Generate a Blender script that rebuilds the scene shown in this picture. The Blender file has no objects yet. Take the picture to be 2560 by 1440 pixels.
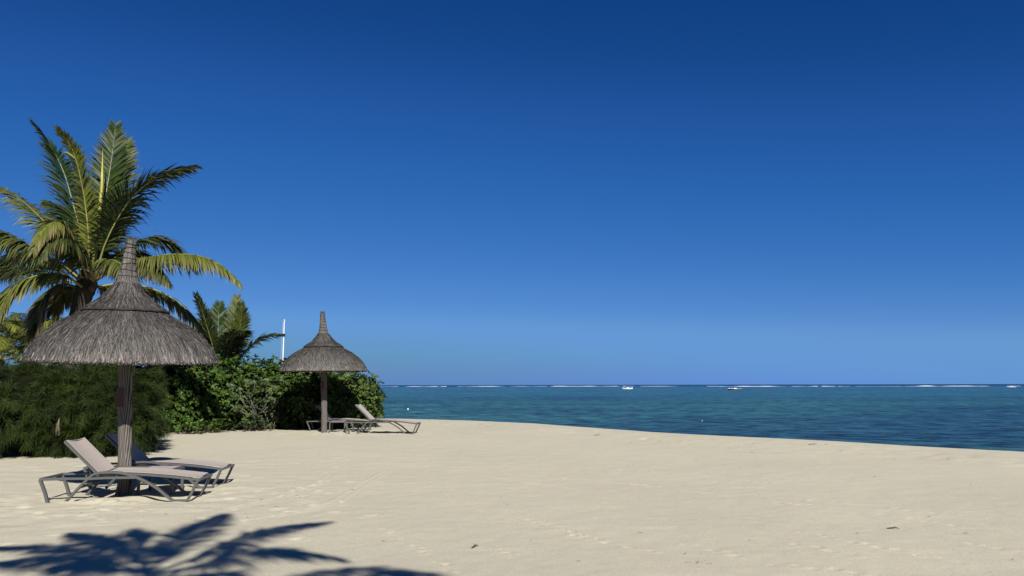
import bpy, math, random
import numpy as np
from mathutils import Vector, Matrix, Quaternion

random.seed(7)
RNG = np.random.default_rng(7)
SC = bpy.context.scene
COL = SC.collection
R = math.radians

# ------------------------------------------------------------------ camera
cam_d = bpy.data.cameras.new("camera")
cam_d.sensor_width = 36.0
cam_d.lens = 36.0 * 1850 / 2560
cam_d.clip_start = 0.1
cam_d.clip_end = 60000
cam = bpy.data.objects.new("camera", cam_d)
COL.objects.link(cam)
cam.location = (0, 0, 1.5)
cam.rotation_euler = (R(90) + math.atan(242 / 1850), 0, 0)
cam.rotation_mode = 'XYZ'
_q = cam.rotation_euler.to_quaternion() @ Quaternion((0, 0, 1), R(-0.10))
cam.rotation_euler = _q.to_euler()
SC.camera = cam

# ------------------------------------------------------------------ light
SUN_EL, SUN_AZ = R(35.5), R(20)          # light travels forward and 20 degrees to the left
world = bpy.data.worlds.new("World")
SC.world = world
world.use_nodes = True
wn, wl = world.node_tree.nodes, world.node_tree.links
wn.clear()
sky = wn.new("ShaderNodeTexSky")
sky.sky_type = 'NISHITA'
sky.sun_disc = False
sky.sun_elevation = SUN_EL
sky.sun_rotation = R(180) - SUN_AZ
sky.altitude = 5000
sky.air_density = 1.0
sky.dust_density = 0.0
sky.ozone_density = 8.0
# camera response of a clear, very blue sky: one tone curve per channel for the whole dome
sc1 = wn.new("ShaderNodeVectorMath"); sc1.operation = 'SCALE'; sc1.inputs['Scale'].default_value = 1 / 12
crv = wn.new("ShaderNodeRGBCurve")
EXPOSURE = 0.65
def set_curve(c, pts):
    while len(c.points) < len(pts): c.points.new(0.5, 0.5)
    for p, (x, y) in zip(c.points, pts): p.location = (x / 12, y); p.handle_type = 'AUTO_CLAMPED'
set_curve(crv.mapping.curves[0], [(0, 0), (.4, .006), (.55, .0155), (.8, .028), (1.0, .042), (1.64, .088), (2.4, .130), (4.2, .128), (8, .110), (12, .105)])
set_curve(crv.mapping.curves[1], [(0, 0), (.94, .056), (1.29, .092), (1.7, .128), (2.36, .174), (3.76, .26), (5.0, .318), (6.4, .312), (7.8, .278), (9.0, .252), (12, .235)])
set_curve(crv.mapping.curves[2], [(0, 0), (2.47, .235), (3.32, .35), (4.25, .43), (5.73, .515), (8.2, .63), (9.5, .665), (10.5, .60), (11.2, .53), (12, .51)])
crv.mapping.update()
sc2 = wn.new("ShaderNodeVectorMath"); sc2.operation = 'SCALE'; sc2.inputs['Scale'].default_value = 10.0
bg = wn.new("ShaderNodeBackground")
bg.inputs['Strength'].default_value = 0.1 / 2 ** EXPOSURE
wo = wn.new("ShaderNodeOutputWorld")
wl.new(sky.outputs[0], sc1.inputs[0])
wl.new(sc1.outputs[0], crv.inputs['Color'])
wl.new(crv.outputs[0], sc2.inputs[0])
wl.new(sc2.outputs[0], bg.inputs['Color'])
wl.new(bg.outputs[0], wo.inputs['Surface'])

sun_d = bpy.data.lights.new("sun", 'SUN')
sun_d.energy = 5.0
sun_d.angle = R(0.53)
sun_d.color = (1.0, 0.95, 0.88)
sun = bpy.data.objects.new("sun", sun_d)
COL.objects.link(sun)
_dir = Vector((-math.sin(SUN_AZ) * math.cos(SUN_EL), math.cos(SUN_AZ) * math.cos(SUN_EL), -math.sin(SUN_EL)))
sun.rotation_euler = _dir.to_track_quat('-Z', 'Y').to_euler()
sun.location = (8, -20, 15)

SC.view_settings.view_transform = 'Standard'
SC.view_settings.look = 'None'
SC.view_settings.exposure = EXPOSURE
SC.view_settings.gamma = 1.0
SC.view_settings.use_curve_mapping = False
SC.render.engine = 'CYCLES'
SC.cycles.use_denoising = True
SC.cycles.denoising_prefilter = 'ACCURATE'
SC.cycles.sample_clamp_indirect = 4.0
SC.cycles.max_bounces = 6
SC.cycles.transparent_max_bounces = 8

# ------------------------------------------------------------------ helpers
def tag(o, label=None, cat=None, group=None, kind=None):
    if label: o["label"] = label
    if cat: o["category"] = cat
    if group: o["group"] = group
    if kind: o["kind"] = kind
    return o

def empty(name, loc=(0, 0, 0), rot=(0, 0, 0)):
    o = bpy.data.objects.new(name, None)
    COL.objects.link(o)
    o.location = loc
    o.rotation_euler = rot
    o.empty_display_size = 0.2
    return o

def link(name, me, mat, parent=None, smooth=False):
    o = bpy.data.objects.new(name, me)
    COL.objects.link(o)
    if mat is not None and len(me.materials) == 0:
        me.materials.append(mat)
    if parent is not None:
        o.parent = parent
    if smooth and len(me.polygons):
        me.polygons.foreach_set("use_smooth", np.ones(len(me.polygons), bool))
    return o

def np_mesh(name, V, polys, col=None):
    """V (n,3); polys: list of int arrays (m,3) or (m,4); col (n,3) point colours."""
    me = bpy.data.meshes.new(name)
    V = np.asarray(V, np.float32)
    me.vertices.add(len(V))
    me.vertices.foreach_set("co", V.ravel())
    idx, start, total, off = [], [], [], 0
    for P in polys:
        P = np.asarray(P, np.int32)
        if len(P) == 0: continue
        k = P.shape[1]
        idx.append(P.ravel())
        start.append(off + np.arange(len(P)) * k)
        total.append(np.full(len(P), k))
        off += P.size
    idx = np.concatenate(idx); start = np.concatenate(start); total = np.concatenate(total)
    me.loops.add(len(idx))
    me.loops.foreach_set("vertex_index", idx.astype(np.int32))
    me.polygons.add(len(start))
    me.polygons.foreach_set("loop_start", start.astype(np.int32))
    me.polygons.foreach_set("loop_total", total.astype(np.int32))
    if col is not None:
        a = me.color_attributes.new("col", 'FLOAT_COLOR', 'POINT')
        c = np.ones((len(V), 4), np.float32); c[:, :3] = col
        a.data.foreach_set("color", c.ravel())
    me.update(calc_edges=True)
    me.validate()
    return me

class MB:
    """collects shapes, builds one mesh object"""
    def __init__(self): self.v, self.f = [], []
    def add(self, vs, fs):
        o = len(self.v)
        self.v += [tuple(p) for p in vs]
        self.f += [tuple(i + o for i in f) for f in fs]
    def box(self, c, s, M=None):
        x, y, z = (a / 2 for a in s)
        vs = [Vector((sx * x, sy * y, sz * z)) for sx in (-1, 1) for sy in (-1, 1) for sz in (-1, 1)]
        if M is not None: vs = [M @ p for p in vs]
        vs = [p + Vector(c) for p in vs]
        self.add(vs, [(0, 1, 3, 2), (4, 6, 7, 5), (0, 4, 5, 1), (2, 3, 7, 6), (0, 2, 6, 4), (1, 5, 7, 3)])
    def tube(self, pts, r, n=8, flat=None, ref=(0, 0, 1)):
        """tube along points; r number or list; flat=(a,b) gives a rounded rectangular section"""
        pts = [Vector(p) for p in pts]
        m = len(pts)
        rs = r if isinstance(r, (list, tuple, np.ndarray)) else [r] * m
        vs, fs = [], []
        ref = Vector(ref)
        for i, p in enumerate(pts):
            a = pts[max(0, i - 1)]; b = pts[min(m - 1, i + 1)]
            t = (b - a).normalized()
            s = t.cross(ref)
            if s.length < 1e-3: s = t.cross(Vector((1, 0, 0)))
            s.normalize(); u = s.cross(t)
            if flat:
                w, h = flat[0] / 2, flat[1] / 2
                k = 0.72
                prof = [(w, h * k), (w * k, h), (-w * k, h), (-w, h * k), (-w, -h * k), (-w * k, -h), (w * k, -h), (w, -h * k)]
                vs += [p + s * q[0] + u * q[1] for q in prof]
            else:
                vs += [p + (s * math.cos(2 * math.pi * k / n) + u * math.sin(2 * math.pi * k / n)) * rs[i] for k in range(n)]
        nn = 8 if flat else n
        for i in range(m - 1):
            for k in range(nn):
                a = i * nn + k; b = i * nn + (k + 1) % nn
                fs.append((a, b, b + nn, a + nn))
        fs.append(tuple(reversed(range(nn))))
        fs.append(tuple((m - 1) * nn + k for k in range(nn)))
        self.add(vs, fs)
    def lathe(self, prof, n=24, c=(0, 0, 0)):
        vs, fs = [], []
        for r, z in prof:
            vs += [(c[0] + r * math.cos(2 * math.pi * k / n), c[1] + r * math.sin(2 * math.pi * k / n), c[2] + z) for k in range(n)]
        for i in range(len(prof) - 1):
            for k in range(n):
                a = i * n + k; b = i * n + (k + 1) % n
                fs.append((a, b, b + n, a + n))
        fs.append(tuple(reversed(range(n))))
        fs.append(tuple((len(prof) - 1) * n + k for k in range(n)))
        self.add(vs, fs)
    def mesh(self, name):
        me = bpy.data.meshes.new(name)
        me.from_pydata([tuple(p) for p in self.v], [], self.f)
        me.update()
        return me
    def build(self, name, mat, parent=None, smooth=False, bevel=0):
        o = link(name, self.mesh(name), mat, parent, smooth)
        if bevel:
            m = o.modifiers.new("bevel", 'BEVEL'); m.width = bevel; m.segments = 2; m.limit_method = 'ANGLE'
        return o

def catmull(pts, n):
    P = [np.array(p, float) for p in pts]
    P = [2 * P[0] - P[1]] + P + [2 * P[-1] - P[-2]]
    out = []
    m = len(P) - 3
    for t in np.linspace(0, m - 1e-6, n):
        i = int(t); u = t - i
        a, b, c, d = P[i:i + 4]
        out.append(0.5 * (2 * b + (c - a) * u + (2 * a - 5 * b + 4 * c - d) * u * u + (3 * b - a - 3 * c + d) * u ** 3))
    return np.array(out)

def unit(v):
    return v / np.maximum(np.linalg.norm(v, axis=-1, keepdims=True), 1e-9)

def hash2(ix, iy, seed):
    h = (ix.astype(np.int64) * 374761393 + iy.astype(np.int64) * 668265263 + seed * 1274126177) & 0xFFFFFFFF
    h = ((h ^ (h >> 13)) * 1274126177) & 0xFFFFFFFF
    return ((h ^ (h >> 16)) & 0xFFFFFF) / float(0xFFFFFF)

def vnoise(x, y, s, seed=0):
    x = x / s; y = y / s
    ix = np.floor(x); iy = np.floor(y)
    fx = x - ix; fy = y - iy
    fx = fx * fx * fx * (fx * (fx * 6 - 15) + 10); fy = fy * fy * fy * (fy * (fy * 6 - 15) + 10)
    a = hash2(ix, iy, seed); b = hash2(ix + 1, iy, seed); c = hash2(ix, iy + 1, seed); d = hash2(ix + 1, iy + 1, seed)
    return (a + (b - a) * fx) * (1 - fy) + (c + (d - c) * fx) * fy - 0.5

# ------------------------------------------------------------------ materials
def new_mat(name):
    m = bpy.data.materials.new(name)
    m.use_nodes = True
    nt = m.node_tree
    return m, nt.nodes, nt.links, nt.nodes["Principled BSDF"]

def noise_node(n, l, scale, detail=4, rough=0.6, vec=None):
    t = n.new("ShaderNodeTexNoise")
    t.inputs['Scale'].default_value = scale
    t.inputs['Detail'].default_value = detail
    t.inputs['Roughness'].default_value = rough
    if vec is not None: l.new(vec, t.inputs['Vector'])
    return t

def ramp_node(n, l, src, stops):
    r = n.new("ShaderNodeValToRGB")
    e = r.color_ramp.elements
    while len(e) < len(stops): e.new(0.5)
    for i, (p, c) in enumerate(stops):
        e[i].position = p
        e[i].color = (*c, 1) if len(c) == 3 else c
    l.new(src, r.inputs[0])
    return r

def simple_mat(name, color, rough=0.6, metal=0.0, var=0.15, scale=30, bump=0.0, spec=0.5, stretch=None):
    m, n, l, b = new_mat(name)
    tc = n.new("ShaderNodeTexCoord")
    vec = tc.outputs['Object']
    if stretch:
        mp = n.new("ShaderNodeMapping"); mp.inputs['Scale'].default_value = stretch
        l.new(vec, mp.inputs['Vector']); vec = mp.outputs[0]
    t = noise_node(n, l, scale, 5, 0.65, vec)
    c = np.array(color)
    r = ramp_node(n, l, t.outputs['Fac'], [(0.25, tuple(c * (1 - var))), (0.75, tuple(np.minimum(c * (1 + var), 1)))])
    l.new(r.outputs[0], b.inputs['Base Color'])
    b.inputs['Roughness'].default_value = rough
    b.inputs['Metallic'].default_value = metal
    b.inputs['Specular IOR Level'].default_value = spec
    if bump:
        bp = n.new("ShaderNodeBump"); bp.inputs['Strength'].default_value = bump; bp.inputs['Distance'].default_value = 0.01
        l.new(t.outputs['Fac'], bp.inputs['Height']); l.new(bp.outputs[0], b.inputs['Normal'])
    return m

def leaf_mat(name, tint=(1, 1, 1), trans=0.25, rough=0.5, spec=0.35):
    """colour comes from the 'col' attribute of the leaves; part of the light passes through"""
    m, n, l, b = new_mat(name)
    a = n.new("ShaderNodeAttribute"); a.attribute_name = "col"
    mx = n.new("ShaderNodeMix"); mx.data_type = 'RGBA'; mx.blend_type = 'MULTIPLY'
    mx.inputs[0].default_value = 1.0
    l.new(a.outputs['Color'], mx.inputs[6]); mx.inputs[7].default_value = (*tint, 1)
    l.new(mx.outputs[2], b.inputs['Base Color'])
    b.inputs['Roughness'].default_value = rough
    b.inputs['Specular IOR Level'].default_value = spec
    if trans:
        tr = n.new("ShaderNodeBsdfTranslucent")
        l.new(mx.outputs[2], tr.inputs['Color'])
        sh = n.new("ShaderNodeMixShader"); sh.inputs[0].default_value = trans
        out = n["Material Output"]
        l.new(b.outputs[0], sh.inputs[1]); l.new(tr.outputs[0], sh.inputs[2]); l.new(sh.outputs[0], out.inputs['Surface'])
    return m

M = {}
# sand
m, n, l, b = new_mat("coral_sand")
geo = n.new("ShaderNodeNewGeometry"); P = geo.outputs['Position']
big = noise_node(n, l, 0.35, 4, 0.6, P)
mid = noise_node(n, l, 6.0, 5, 0.7, P)
grain = noise_node(n, l, 70.0, 6, 0.8, P)
r1 = ramp_node(n, l, big.outputs['Fac'], [(0.3, (0.455, 0.427, 0.329)), (0.7, (0.492, 0.462, 0.357))])
r2 = ramp_node(n, l, mid.outputs['Fac'], [(0.3, (0.94, 0.94, 0.94)), (0.7, (1.0, 1.0, 1.0))])
r3 = ramp_node(n, l, grain.outputs['Fac'], [(0.32, (0.70, 0.69, 0.67)), (0.58, (1.0, 1.0, 1.0))])
def mul(n, l, a, c):
    x = n.new("ShaderNodeMix"); x.data_type = 'RGBA'; x.blend_type = 'MULTIPLY'; x.inputs[0].default_value = 1
    l.new(a, x.inputs[6]); l.new(c, x.inputs[7]); return x.outputs[2]
l.new(mul(n, l, mul(n, l, r1.outputs[0], r2.outputs[0]), r3.outputs[0]), b.inputs['Base Color'])
b.inputs['Roughness'].default_value = 1.0
b.inputs['Specular IOR Level'].default_value = 0.05
bn1 = noise_node(n, l, 32.0, 6, 0.75, P)
bp1 = n.new("ShaderNodeBump"); bp1.inputs['Strength'].default_value = 0.6; bp1.inputs['Distance'].default_value = 0.012
l.new(bn1.outputs['Fac'], bp1.inputs['Height'])
l.new(bp1.outputs[0], b.inputs['Normal'])
M['sand'] = m

# sea
m, n, l, b = new_mat("lagoon_water")
geo = n.new("ShaderNodeNewGeometry"); P = geo.outputs['Position']
sep = n.new("ShaderNodeSeparateXYZ"); l.new(P, sep.inputs[0])
# lagoon bed: sand and weed patches, elongated along the shore
mp = n.new("ShaderNodeMapping"); mp.inputs['Rotation'].default_value = (0, 0, R(6)); mp.inputs['Scale'].default_value = (0.012, 0.035, 1)
l.new(P, mp.inputs['Vector'])
bed = noise_node(n, l, 1.0, 6, 0.6, mp.outputs[0])
bedc = ramp_node(n, l, bed.outputs['Fac'], [(0.36, (0.005, 0.030, 0.044)), (0.47, (0.012, 0.060, 0.062)), (0.64, (0.019, 0.080, 0.077))])
# farther out over pale sand the lagoon is bluer, beyond the reef the sea is deep
nz = noise_node(n, l, 0.004, 3, 0.5, P)
ad = n.new("ShaderNodeMath"); ad.operation = 'MULTIPLY_ADD'; ad.inputs[1].default_value = 120
l.new(nz.outputs['Fac'], ad.inputs[0]); l.new(sep.outputs['Y'], ad.inputs[2])
mr = n.new("ShaderNodeMapRange"); mr.inputs['From Min'].default_value = 170; mr.inputs['From Max'].default_value = 300
l.new(ad.outputs[0], mr.inputs['Value'])
mx1 = n.new("ShaderNodeMix"); mx1.data_type = 'RGBA'
l.new(mr.outputs[0], mx1.inputs[0]); l.new(bedc.outputs[0], mx1.inputs[6]); mx1.inputs[7].default_value = (0.016, 0.080, 0.118, 1)
mr2 = n.new("ShaderNodeMapRange"); mr2.inputs['From Min'].default_value = 980; mr2.inputs['From Max'].default_value = 1120
l.new(ad.outputs[0], mr2.inputs['Value'])
mx2 = n.new("ShaderNodeMix"); mx2.data_type = 'RGBA'
l.new(mr2.outputs[0], mx2.inputs[0]); l.new(mx1.outputs[2], mx2.inputs[6]); mx2.inputs[7].default_value = (0.002, 0.020, 0.060, 1)
# wave faces: dark fronts and sky-lit backs painted into the water colour by noise
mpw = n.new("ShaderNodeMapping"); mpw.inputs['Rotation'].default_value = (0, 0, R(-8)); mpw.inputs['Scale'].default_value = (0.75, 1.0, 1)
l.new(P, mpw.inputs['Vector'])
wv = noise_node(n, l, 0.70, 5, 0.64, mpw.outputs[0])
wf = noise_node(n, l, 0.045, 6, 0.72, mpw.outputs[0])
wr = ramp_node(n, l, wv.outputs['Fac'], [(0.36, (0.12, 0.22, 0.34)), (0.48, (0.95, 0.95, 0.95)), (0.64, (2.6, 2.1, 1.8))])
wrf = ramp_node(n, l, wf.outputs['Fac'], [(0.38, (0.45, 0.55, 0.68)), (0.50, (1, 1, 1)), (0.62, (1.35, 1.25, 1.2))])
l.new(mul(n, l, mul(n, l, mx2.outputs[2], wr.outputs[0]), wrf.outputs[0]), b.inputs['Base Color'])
b.inputs['IOR'].default_value = 1.333
b.inputs['Roughness'].default_value = 0.22
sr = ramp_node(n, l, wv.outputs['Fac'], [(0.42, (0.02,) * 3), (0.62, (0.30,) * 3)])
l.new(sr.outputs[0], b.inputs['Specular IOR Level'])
w1 = noise_node(n, l, 1.4, 5, 0.62, mpw.outputs[0])
bw1 = n.new("ShaderNodeBump"); bw1.inputs['Strength'].default_value = 1.0; bw1.inputs['Distance'].default_value = 0.30
bw2 = n.new("ShaderNodeBump"); bw2.inputs['Strength'].default_value = 1.0; bw2.inputs['Distance'].default_value = 0.9
l.new(wv.outputs['Fac'], bw2.inputs['Height']); l.new(w1.outputs['Fac'], bw1.inputs['Height'])
l.new(bw2.outputs[0], bw1.inputs['Normal']); l.new(bw1.outputs[0], b.inputs['Normal'])
M['sea'] = m

M['foam'] = simple_mat("foam", (0.62, 0.65, 0.68), 0.9, var=0.05, scale=0.3)
M['leaf'] = leaf_mat("palm_leaf", trans=0.22, rough=0.5, spec=0.25)
M['hedge_leaf'] = leaf_mat("hedge_leaf", trans=0.14, rough=0.5, spec=0.2)
M['grey_leaf'] = leaf_mat("felted_leaf", trans=0.10, rough=0.85, spec=0.08)
M['needle'] = leaf_mat("casuarina_needle", trans=0.15, rough=0.6, spec=0.2)
M['straw'] = leaf_mat("weathered_straw", trans=0.0, rough=0.9, spec=0.15)
M['thatch'] = simple_mat("thatch_base", (0.055, 0.050, 0.045), 0.95, var=0.4, scale=14, bump=0.8, spec=0.1, stretch=(1, 1, 0.15))
M['rachis'] = simple_mat("palm_rachis", (0.19, 0.175, 0.05), 0.5, var=0.25, scale=6)
M['trunk'] = simple_mat("palm_trunk", (0.045, 0.037, 0.030), 0.95, var=0.4, scale=9, bump=0.8, spec=0.1, stretch=(0.6, 0.6, 4))  # bark colour darkened to include the shade of the fronds
M['fibre'] = simple_mat("palm_fibre", (0.035, 0.026, 0.016), 0.95, var=0.5, scale=20, bump=0.8, spec=0.1)
M['core'] = simple_mat("painted_shade_core", (0.007, 0.009, 0.004), 1.0, var=0.5, scale=9, bump=0.0, spec=0.0)  # near-black solid filling; shade between the leaves is put into its colour
M['twig'] = simple_mat("twig_bark", (0.07, 0.055, 0.043), 0.9, var=0.35, scale=14, bump=0.4, spec=0.1)
M['twig_pale'] = simple_mat("pale_bark", (0.13, 0.115, 0.10), 0.9, var=0.3, scale=14, bump=0.4, spec=0.1)
M['alu'] = simple_mat("grey_powder_coat", (0.072, 0.073, 0.071), 0.45, var=0.06, scale=8, spec=0.5)
M['alu_dark'] = simple_mat("dark_plastic", (0.03, 0.03, 0.032), 0.5, var=0.1, scale=8)
M['tabletop'] = simple_mat("table_top_taupe", (0.33, 0.285, 0.265), 0.7, var=0.06, scale=8, spec=0.3)
M['wire'] = simple_mat("binding_wire", (0.018, 0.015, 0.013), 0.85, var=0.3, scale=30)
M['white'] = simple_mat("white_gelcoat", (0.80, 0.80, 0.78), 0.35, var=0.04, scale=2)
M['navy'] = simple_mat("navy_hull", (0.008, 0.010, 0.018), 0.4, var=0.1, scale=2)
M['mast'] = simple_mat("white_mast_paint", (0.45, 0.46, 0.48), 0.4, var=0.08, scale=5)
M['dark_glass'] = simple_mat("tinted_acrylic", (0.03, 0.05, 0.06), 0.1, var=0.05, scale=2)
M['board'] = simple_mat("dark_red_board", (0.050, 0.016, 0.013), 0.7, var=0.3, scale=12)
M['debris'] = simple_mat("dry_leaf_bits", (0.10, 0.075, 0.05), 0.9, var=0.5, scale=3)
M['nut'] = simple_mat("coconut_husk", (0.06, 0.042, 0.018), 0.5, var=0.3, scale=8)
M['spathe'] = simple_mat("dry_spathe", (0.50, 0.36, 0.24), 0.7, var=0.2, scale=8)

# weathered pole timber with wavy grain lines
m, n, l, b = new_mat("weathered_timber")
tc = n.new("ShaderNodeTexCoord")
mp = n.new("ShaderNodeMapping"); mp.inputs['Scale'].default_value = (6, 6, 0.9); l.new(tc.outputs['Object'], mp.inputs['Vector'])
wv = n.new("ShaderNodeTexWave"); wv.wave_type = 'BANDS'; wv.bands_direction = 'X'
wv.inputs['Scale'].default_value = 2.6; wv.inputs['Distortion'].default_value = 5.5; wv.inputs['Detail'].default_value = 2.0; wv.inputs['Detail Scale'].default_value = 0.9
l.new(mp.outputs[0], wv.inputs['Vector'])
mp2 = n.new("ShaderNodeMapping"); mp2.inputs['Scale'].default_value = (60, 60, 3); l.new(tc.outputs['Object'], mp2.inputs['Vector'])
ns = noise_node(n, l, 1.0, 5, 0.7, mp2.outputs[0])
rw = ramp_node(n, l, wv.outputs['Fac'], [(0.0, (0.035, 0.027, 0.021)), (0.30, (0.105, 0.093, 0.081)), (1.0, (0.205, 0.192, 0.174))])
rn = ramp_node(n, l, ns.outputs['Fac'], [(0.3, (0.62, 0.6, 0.58)), (0.65, (1, 1, 1))])
l.new(mul(n, l, rw.outputs[0], rn.outputs[0]), b.inputs['Base Color'])
b.inputs['Roughness'].default_value = 0.9; b.inputs['Specular IOR Level'].default_value = 0.15
bp = n.new("ShaderNodeBump"); bp.inputs['Strength'].default_value = 0.5; bp.inputs['Distance'].default_value = 0.01
l.new(wv.outputs['Fac'], bp.inputs['Height']); l.new(bp.outputs[0], b.inputs['Normal'])
M['timber'] = m

# woven sling fabric
m, n, l, b = new_mat("taupe_mesh_sling")
tc = n.new("ShaderNodeTexCoord")
ck = n.new("ShaderNodeTexChecker"); ck.inputs['Scale'].default_value = 260
ck.inputs['Color1'].default_value = (0.385, 0.338, 0.300, 1); ck.inputs['Color2'].default_value = (0.325, 0.285, 0.255, 1)
l.new(tc.outputs['Object'], ck.inputs['Vector'])
ns = noise_node(n, l, 3.0, 4, 0.6, tc.outputs['Object'])
rn = ramp_node(n, l, ns.outputs['Fac'], [(0.3, (0.92, 0.92, 0.92)), (0.7, (1, 1, 1))])
l.new(mul(n, l, ck.outputs['Color'], rn.outputs[0]), b.inputs['Base Color'])
b.inputs['Roughness'].default_value = 0.75; b.inputs['Specular IOR Level'].default_value = 0.25
M['sling'] = m
# ------------------------------------------------------------------ ground
CREST = [(-200, 70), (-60, 44), (-25, 36), (-12, 33), (-5.6, 31.0), (-3.5, 30.1), (-1.4, 28.8), (0.29, 27.1), (2.0, 24.5), (3.73, 22.0),
         (5.4, 20.4), (7.2, 18.9), (9.1, 17.2), (10.7, 15.9), (14, 13.4), (20, 9), (34, 1), (70, -14), (200, -50)]
SEA_Z = -1.3

def sea_dist(x, y):
    """signed distance to the berm crest, positive on the sea side"""
    best = np.full(x.shape, 1e9); sgn = np.ones(x.shape)
    for (ax, ay), (bx, by) in zip(CREST[:-1], CREST[1:]):
        dx, dy = bx - ax, by - ay
        t = np.clip(((x - ax) * dx + (y - ay) * dy) / (dx * dx + dy * dy), 0, 1)
        d = np.hypot(x - ax - t * dx, y - ay - t * dy)
        s = np.where(dx * (y - ay) - dy * (x - ax) > 0, 1.0, -1.0)
        up = d < best
        best = np.where(up, d, best); sgn = np.where(up, s, sgn)
    return best * sgn

def smooth01(t):
    t = np.clip(t, 0, 1); return t * t * (3 - 2 * t)

def ground_base(x, y):
    x = np.asarray(x, float); y = np.asarray(y, float)
    z = 0.09 * smooth01((y - 11) / 11)
    s = sea_dist(x, y)
    z = z * smooth01((16 - x) / 20 + 0.5) + 0.10 * smooth01(1 - np.abs(s) / 4) * 0.35
    t = np.maximum(s, 0)
    z = z - np.where(t < 1.2, 0.075 * t * t, 0.108 + 0.18 * (t - 1.2))
    return np.maximum(z, -6.0)

def gz(x, y):
    return float(ground_base(np.array([x]), np.array([y]))[0])

def axis(breaks):
    out = []
    for a, b_, st in breaks:
        out.append(np.arange(a, b_ - st * 0.5, st))
    out.append(np.array([breaks[-1][1]]))
    return np.concatenate(out)

xs = axis([(-200, -60, 10), (-60, -24, 2), (-24, -14, 0.5), (-14, -7.5, 0.09), (-7.5, 6.5, 0.033), (6.5, 14, 0.09), (14, 30, 0.8), (30, 70, 4), (70, 200, 13)])
ys = axis([(-120, -20, 10), (-20, 0, 2), (0, 4.6, 0.3), (4.6, 12.8, 0.033), (12.8, 24, 0.07), (24, 36, 0.16), (36, 60, 1.5), (60, 110, 10)])
X, Y = np.meshgrid(xs, ys)
Z = ground_base(X, Y)
SD = sea_dist(X, Y)
land = smooth01((1.5 - SD) / 2)
Z += land * (0.022 * vnoise(X, Y, 2.6, 1) + 0.008 * vnoise(X, Y, 0.9, 2) + 0.006 * vnoise(X, Y, 0.33, 3) + 0.005 * vnoise(X, Y, 0.14, 4))
# trampled sand round the loungers and along the berm
def blob(cx, cy, rx, ry):
    return np.exp(-(((X - cx) / rx) ** 2 + ((Y - cy) / ry) ** 2))
tr = blob(-5.2, 10.6, 1.9, 1.5) + 0.55 * blob(-4.6, 22.8, 2.6, 1.6) + 0.5 * blob(-6.5, 8.6, 2.2, 1.6) + 0.6 * blob(-7.2, 13.6, 2.5, 1.5) + 0.35 * np.exp(-((SD + 1.6) / 1.3) ** 2)
tr = np.clip(tr, 0, 1)
Z += tr * (0.050 * vnoise(X, Y * 1.3, 0.42, 5) + 0.030 * vnoise(X, Y * 1.2, 0.2, 6))
# raked streaks between the sets
rk = np.clip(blob(-3.5, 15.5, 4.5, 4.5), 0, 1)
Z += rk * 0.012 * vnoise(X * 0.35, Y, 0.16, 9)

def dent(cx, cy, sx, sy, ang, depth):
    rr = 3.2 * max(sx, sy)
    i0, i1 = np.searchsorted(xs, [cx - rr, cx + rr]); j0, j1 = np.searchsorted(ys, [cy - rr, cy + rr])
    if i1 <= i0 or j1 <= j0: return
    px = X[j0:j1, i0:i1] - cx; py = Y[j0:j1, i0:i1] - cy
    c, s_ = math.cos(ang), math.sin(ang)
    u = (px * c + py * s_) / sx; v = (-px * s_ + py * c) / sy
    q = u * u + v * v
    Z[j0:j1, i0:i1] += depth * (-np.exp(-q) + 0.55 * np.exp(-(np.sqrt(q) - 1.7) ** 2 / 0.25))

def crab_track(a, b_, step=0.15, gap=0.035, size=0.03, depth=0.013):
    a = np.array(a); b_ = np.array(b_); L = np.linalg.norm(b_ - a); d = (b_ - a) / L
    nn = np.array([-d[1], d[0]]); ang = math.atan2(d[1], d[0])
    k = 0; t = 0.0
    while t < L:
        w = 0.05 * math.sin(t * 2.1 + a[0] * 5)
        p = a + d * t + nn * (w + gap * (1 if k % 2 else -1)) + RNG.normal(0, 0.008, 2)
        dent(p[0], p[1], size * RNG.uniform(0.9, 1.7), size * RNG.uniform(0.8, 1.1), ang + RNG.normal(0, 0.3), depth * RNG.uniform(0.45, 1.25))
        t += step * RNG.uniform(0.75, 1.3); k += 1

for a, b_ in [((-1.33, 8.08), (-0.79, 6.87)), ((-0.62, 6.57), (-0.35, 6.0)), ((0.18, 8.55), (0.78, 7.43)), ((3.64, 10.17), (4.3, 9.55)),
              ((3.44, 9.76), (3.75, 9.5)), ((2.9, 7.75), (3.9, 6.5)), ((2.65, 7.2), (3.05, 6.6)), ((4.2, 8.95), (4.9, 8.2)), ((2.2, 6.5), (2.8, 6.2)),
              ((2.8, 12.9), (4.1, 11.4)), ((4.39, 7.32), (4.7, 6.8)), ((1.6, 7.2), (2.0, 6.75)), ((0.95, 7.35), (1.3, 6.9)), ((-0.2, 7.2), (0.0, 6.95)),
              ((-1.1, 13.2), (0.9, 12.2)), ((1.2, 12.0), (2.9, 10.4)), ((0.6, 14.2), (2.6, 12.9)), ((4.6, 9.4), (5.4, 8.7))]:
    crab_track(a, b_)

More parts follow.
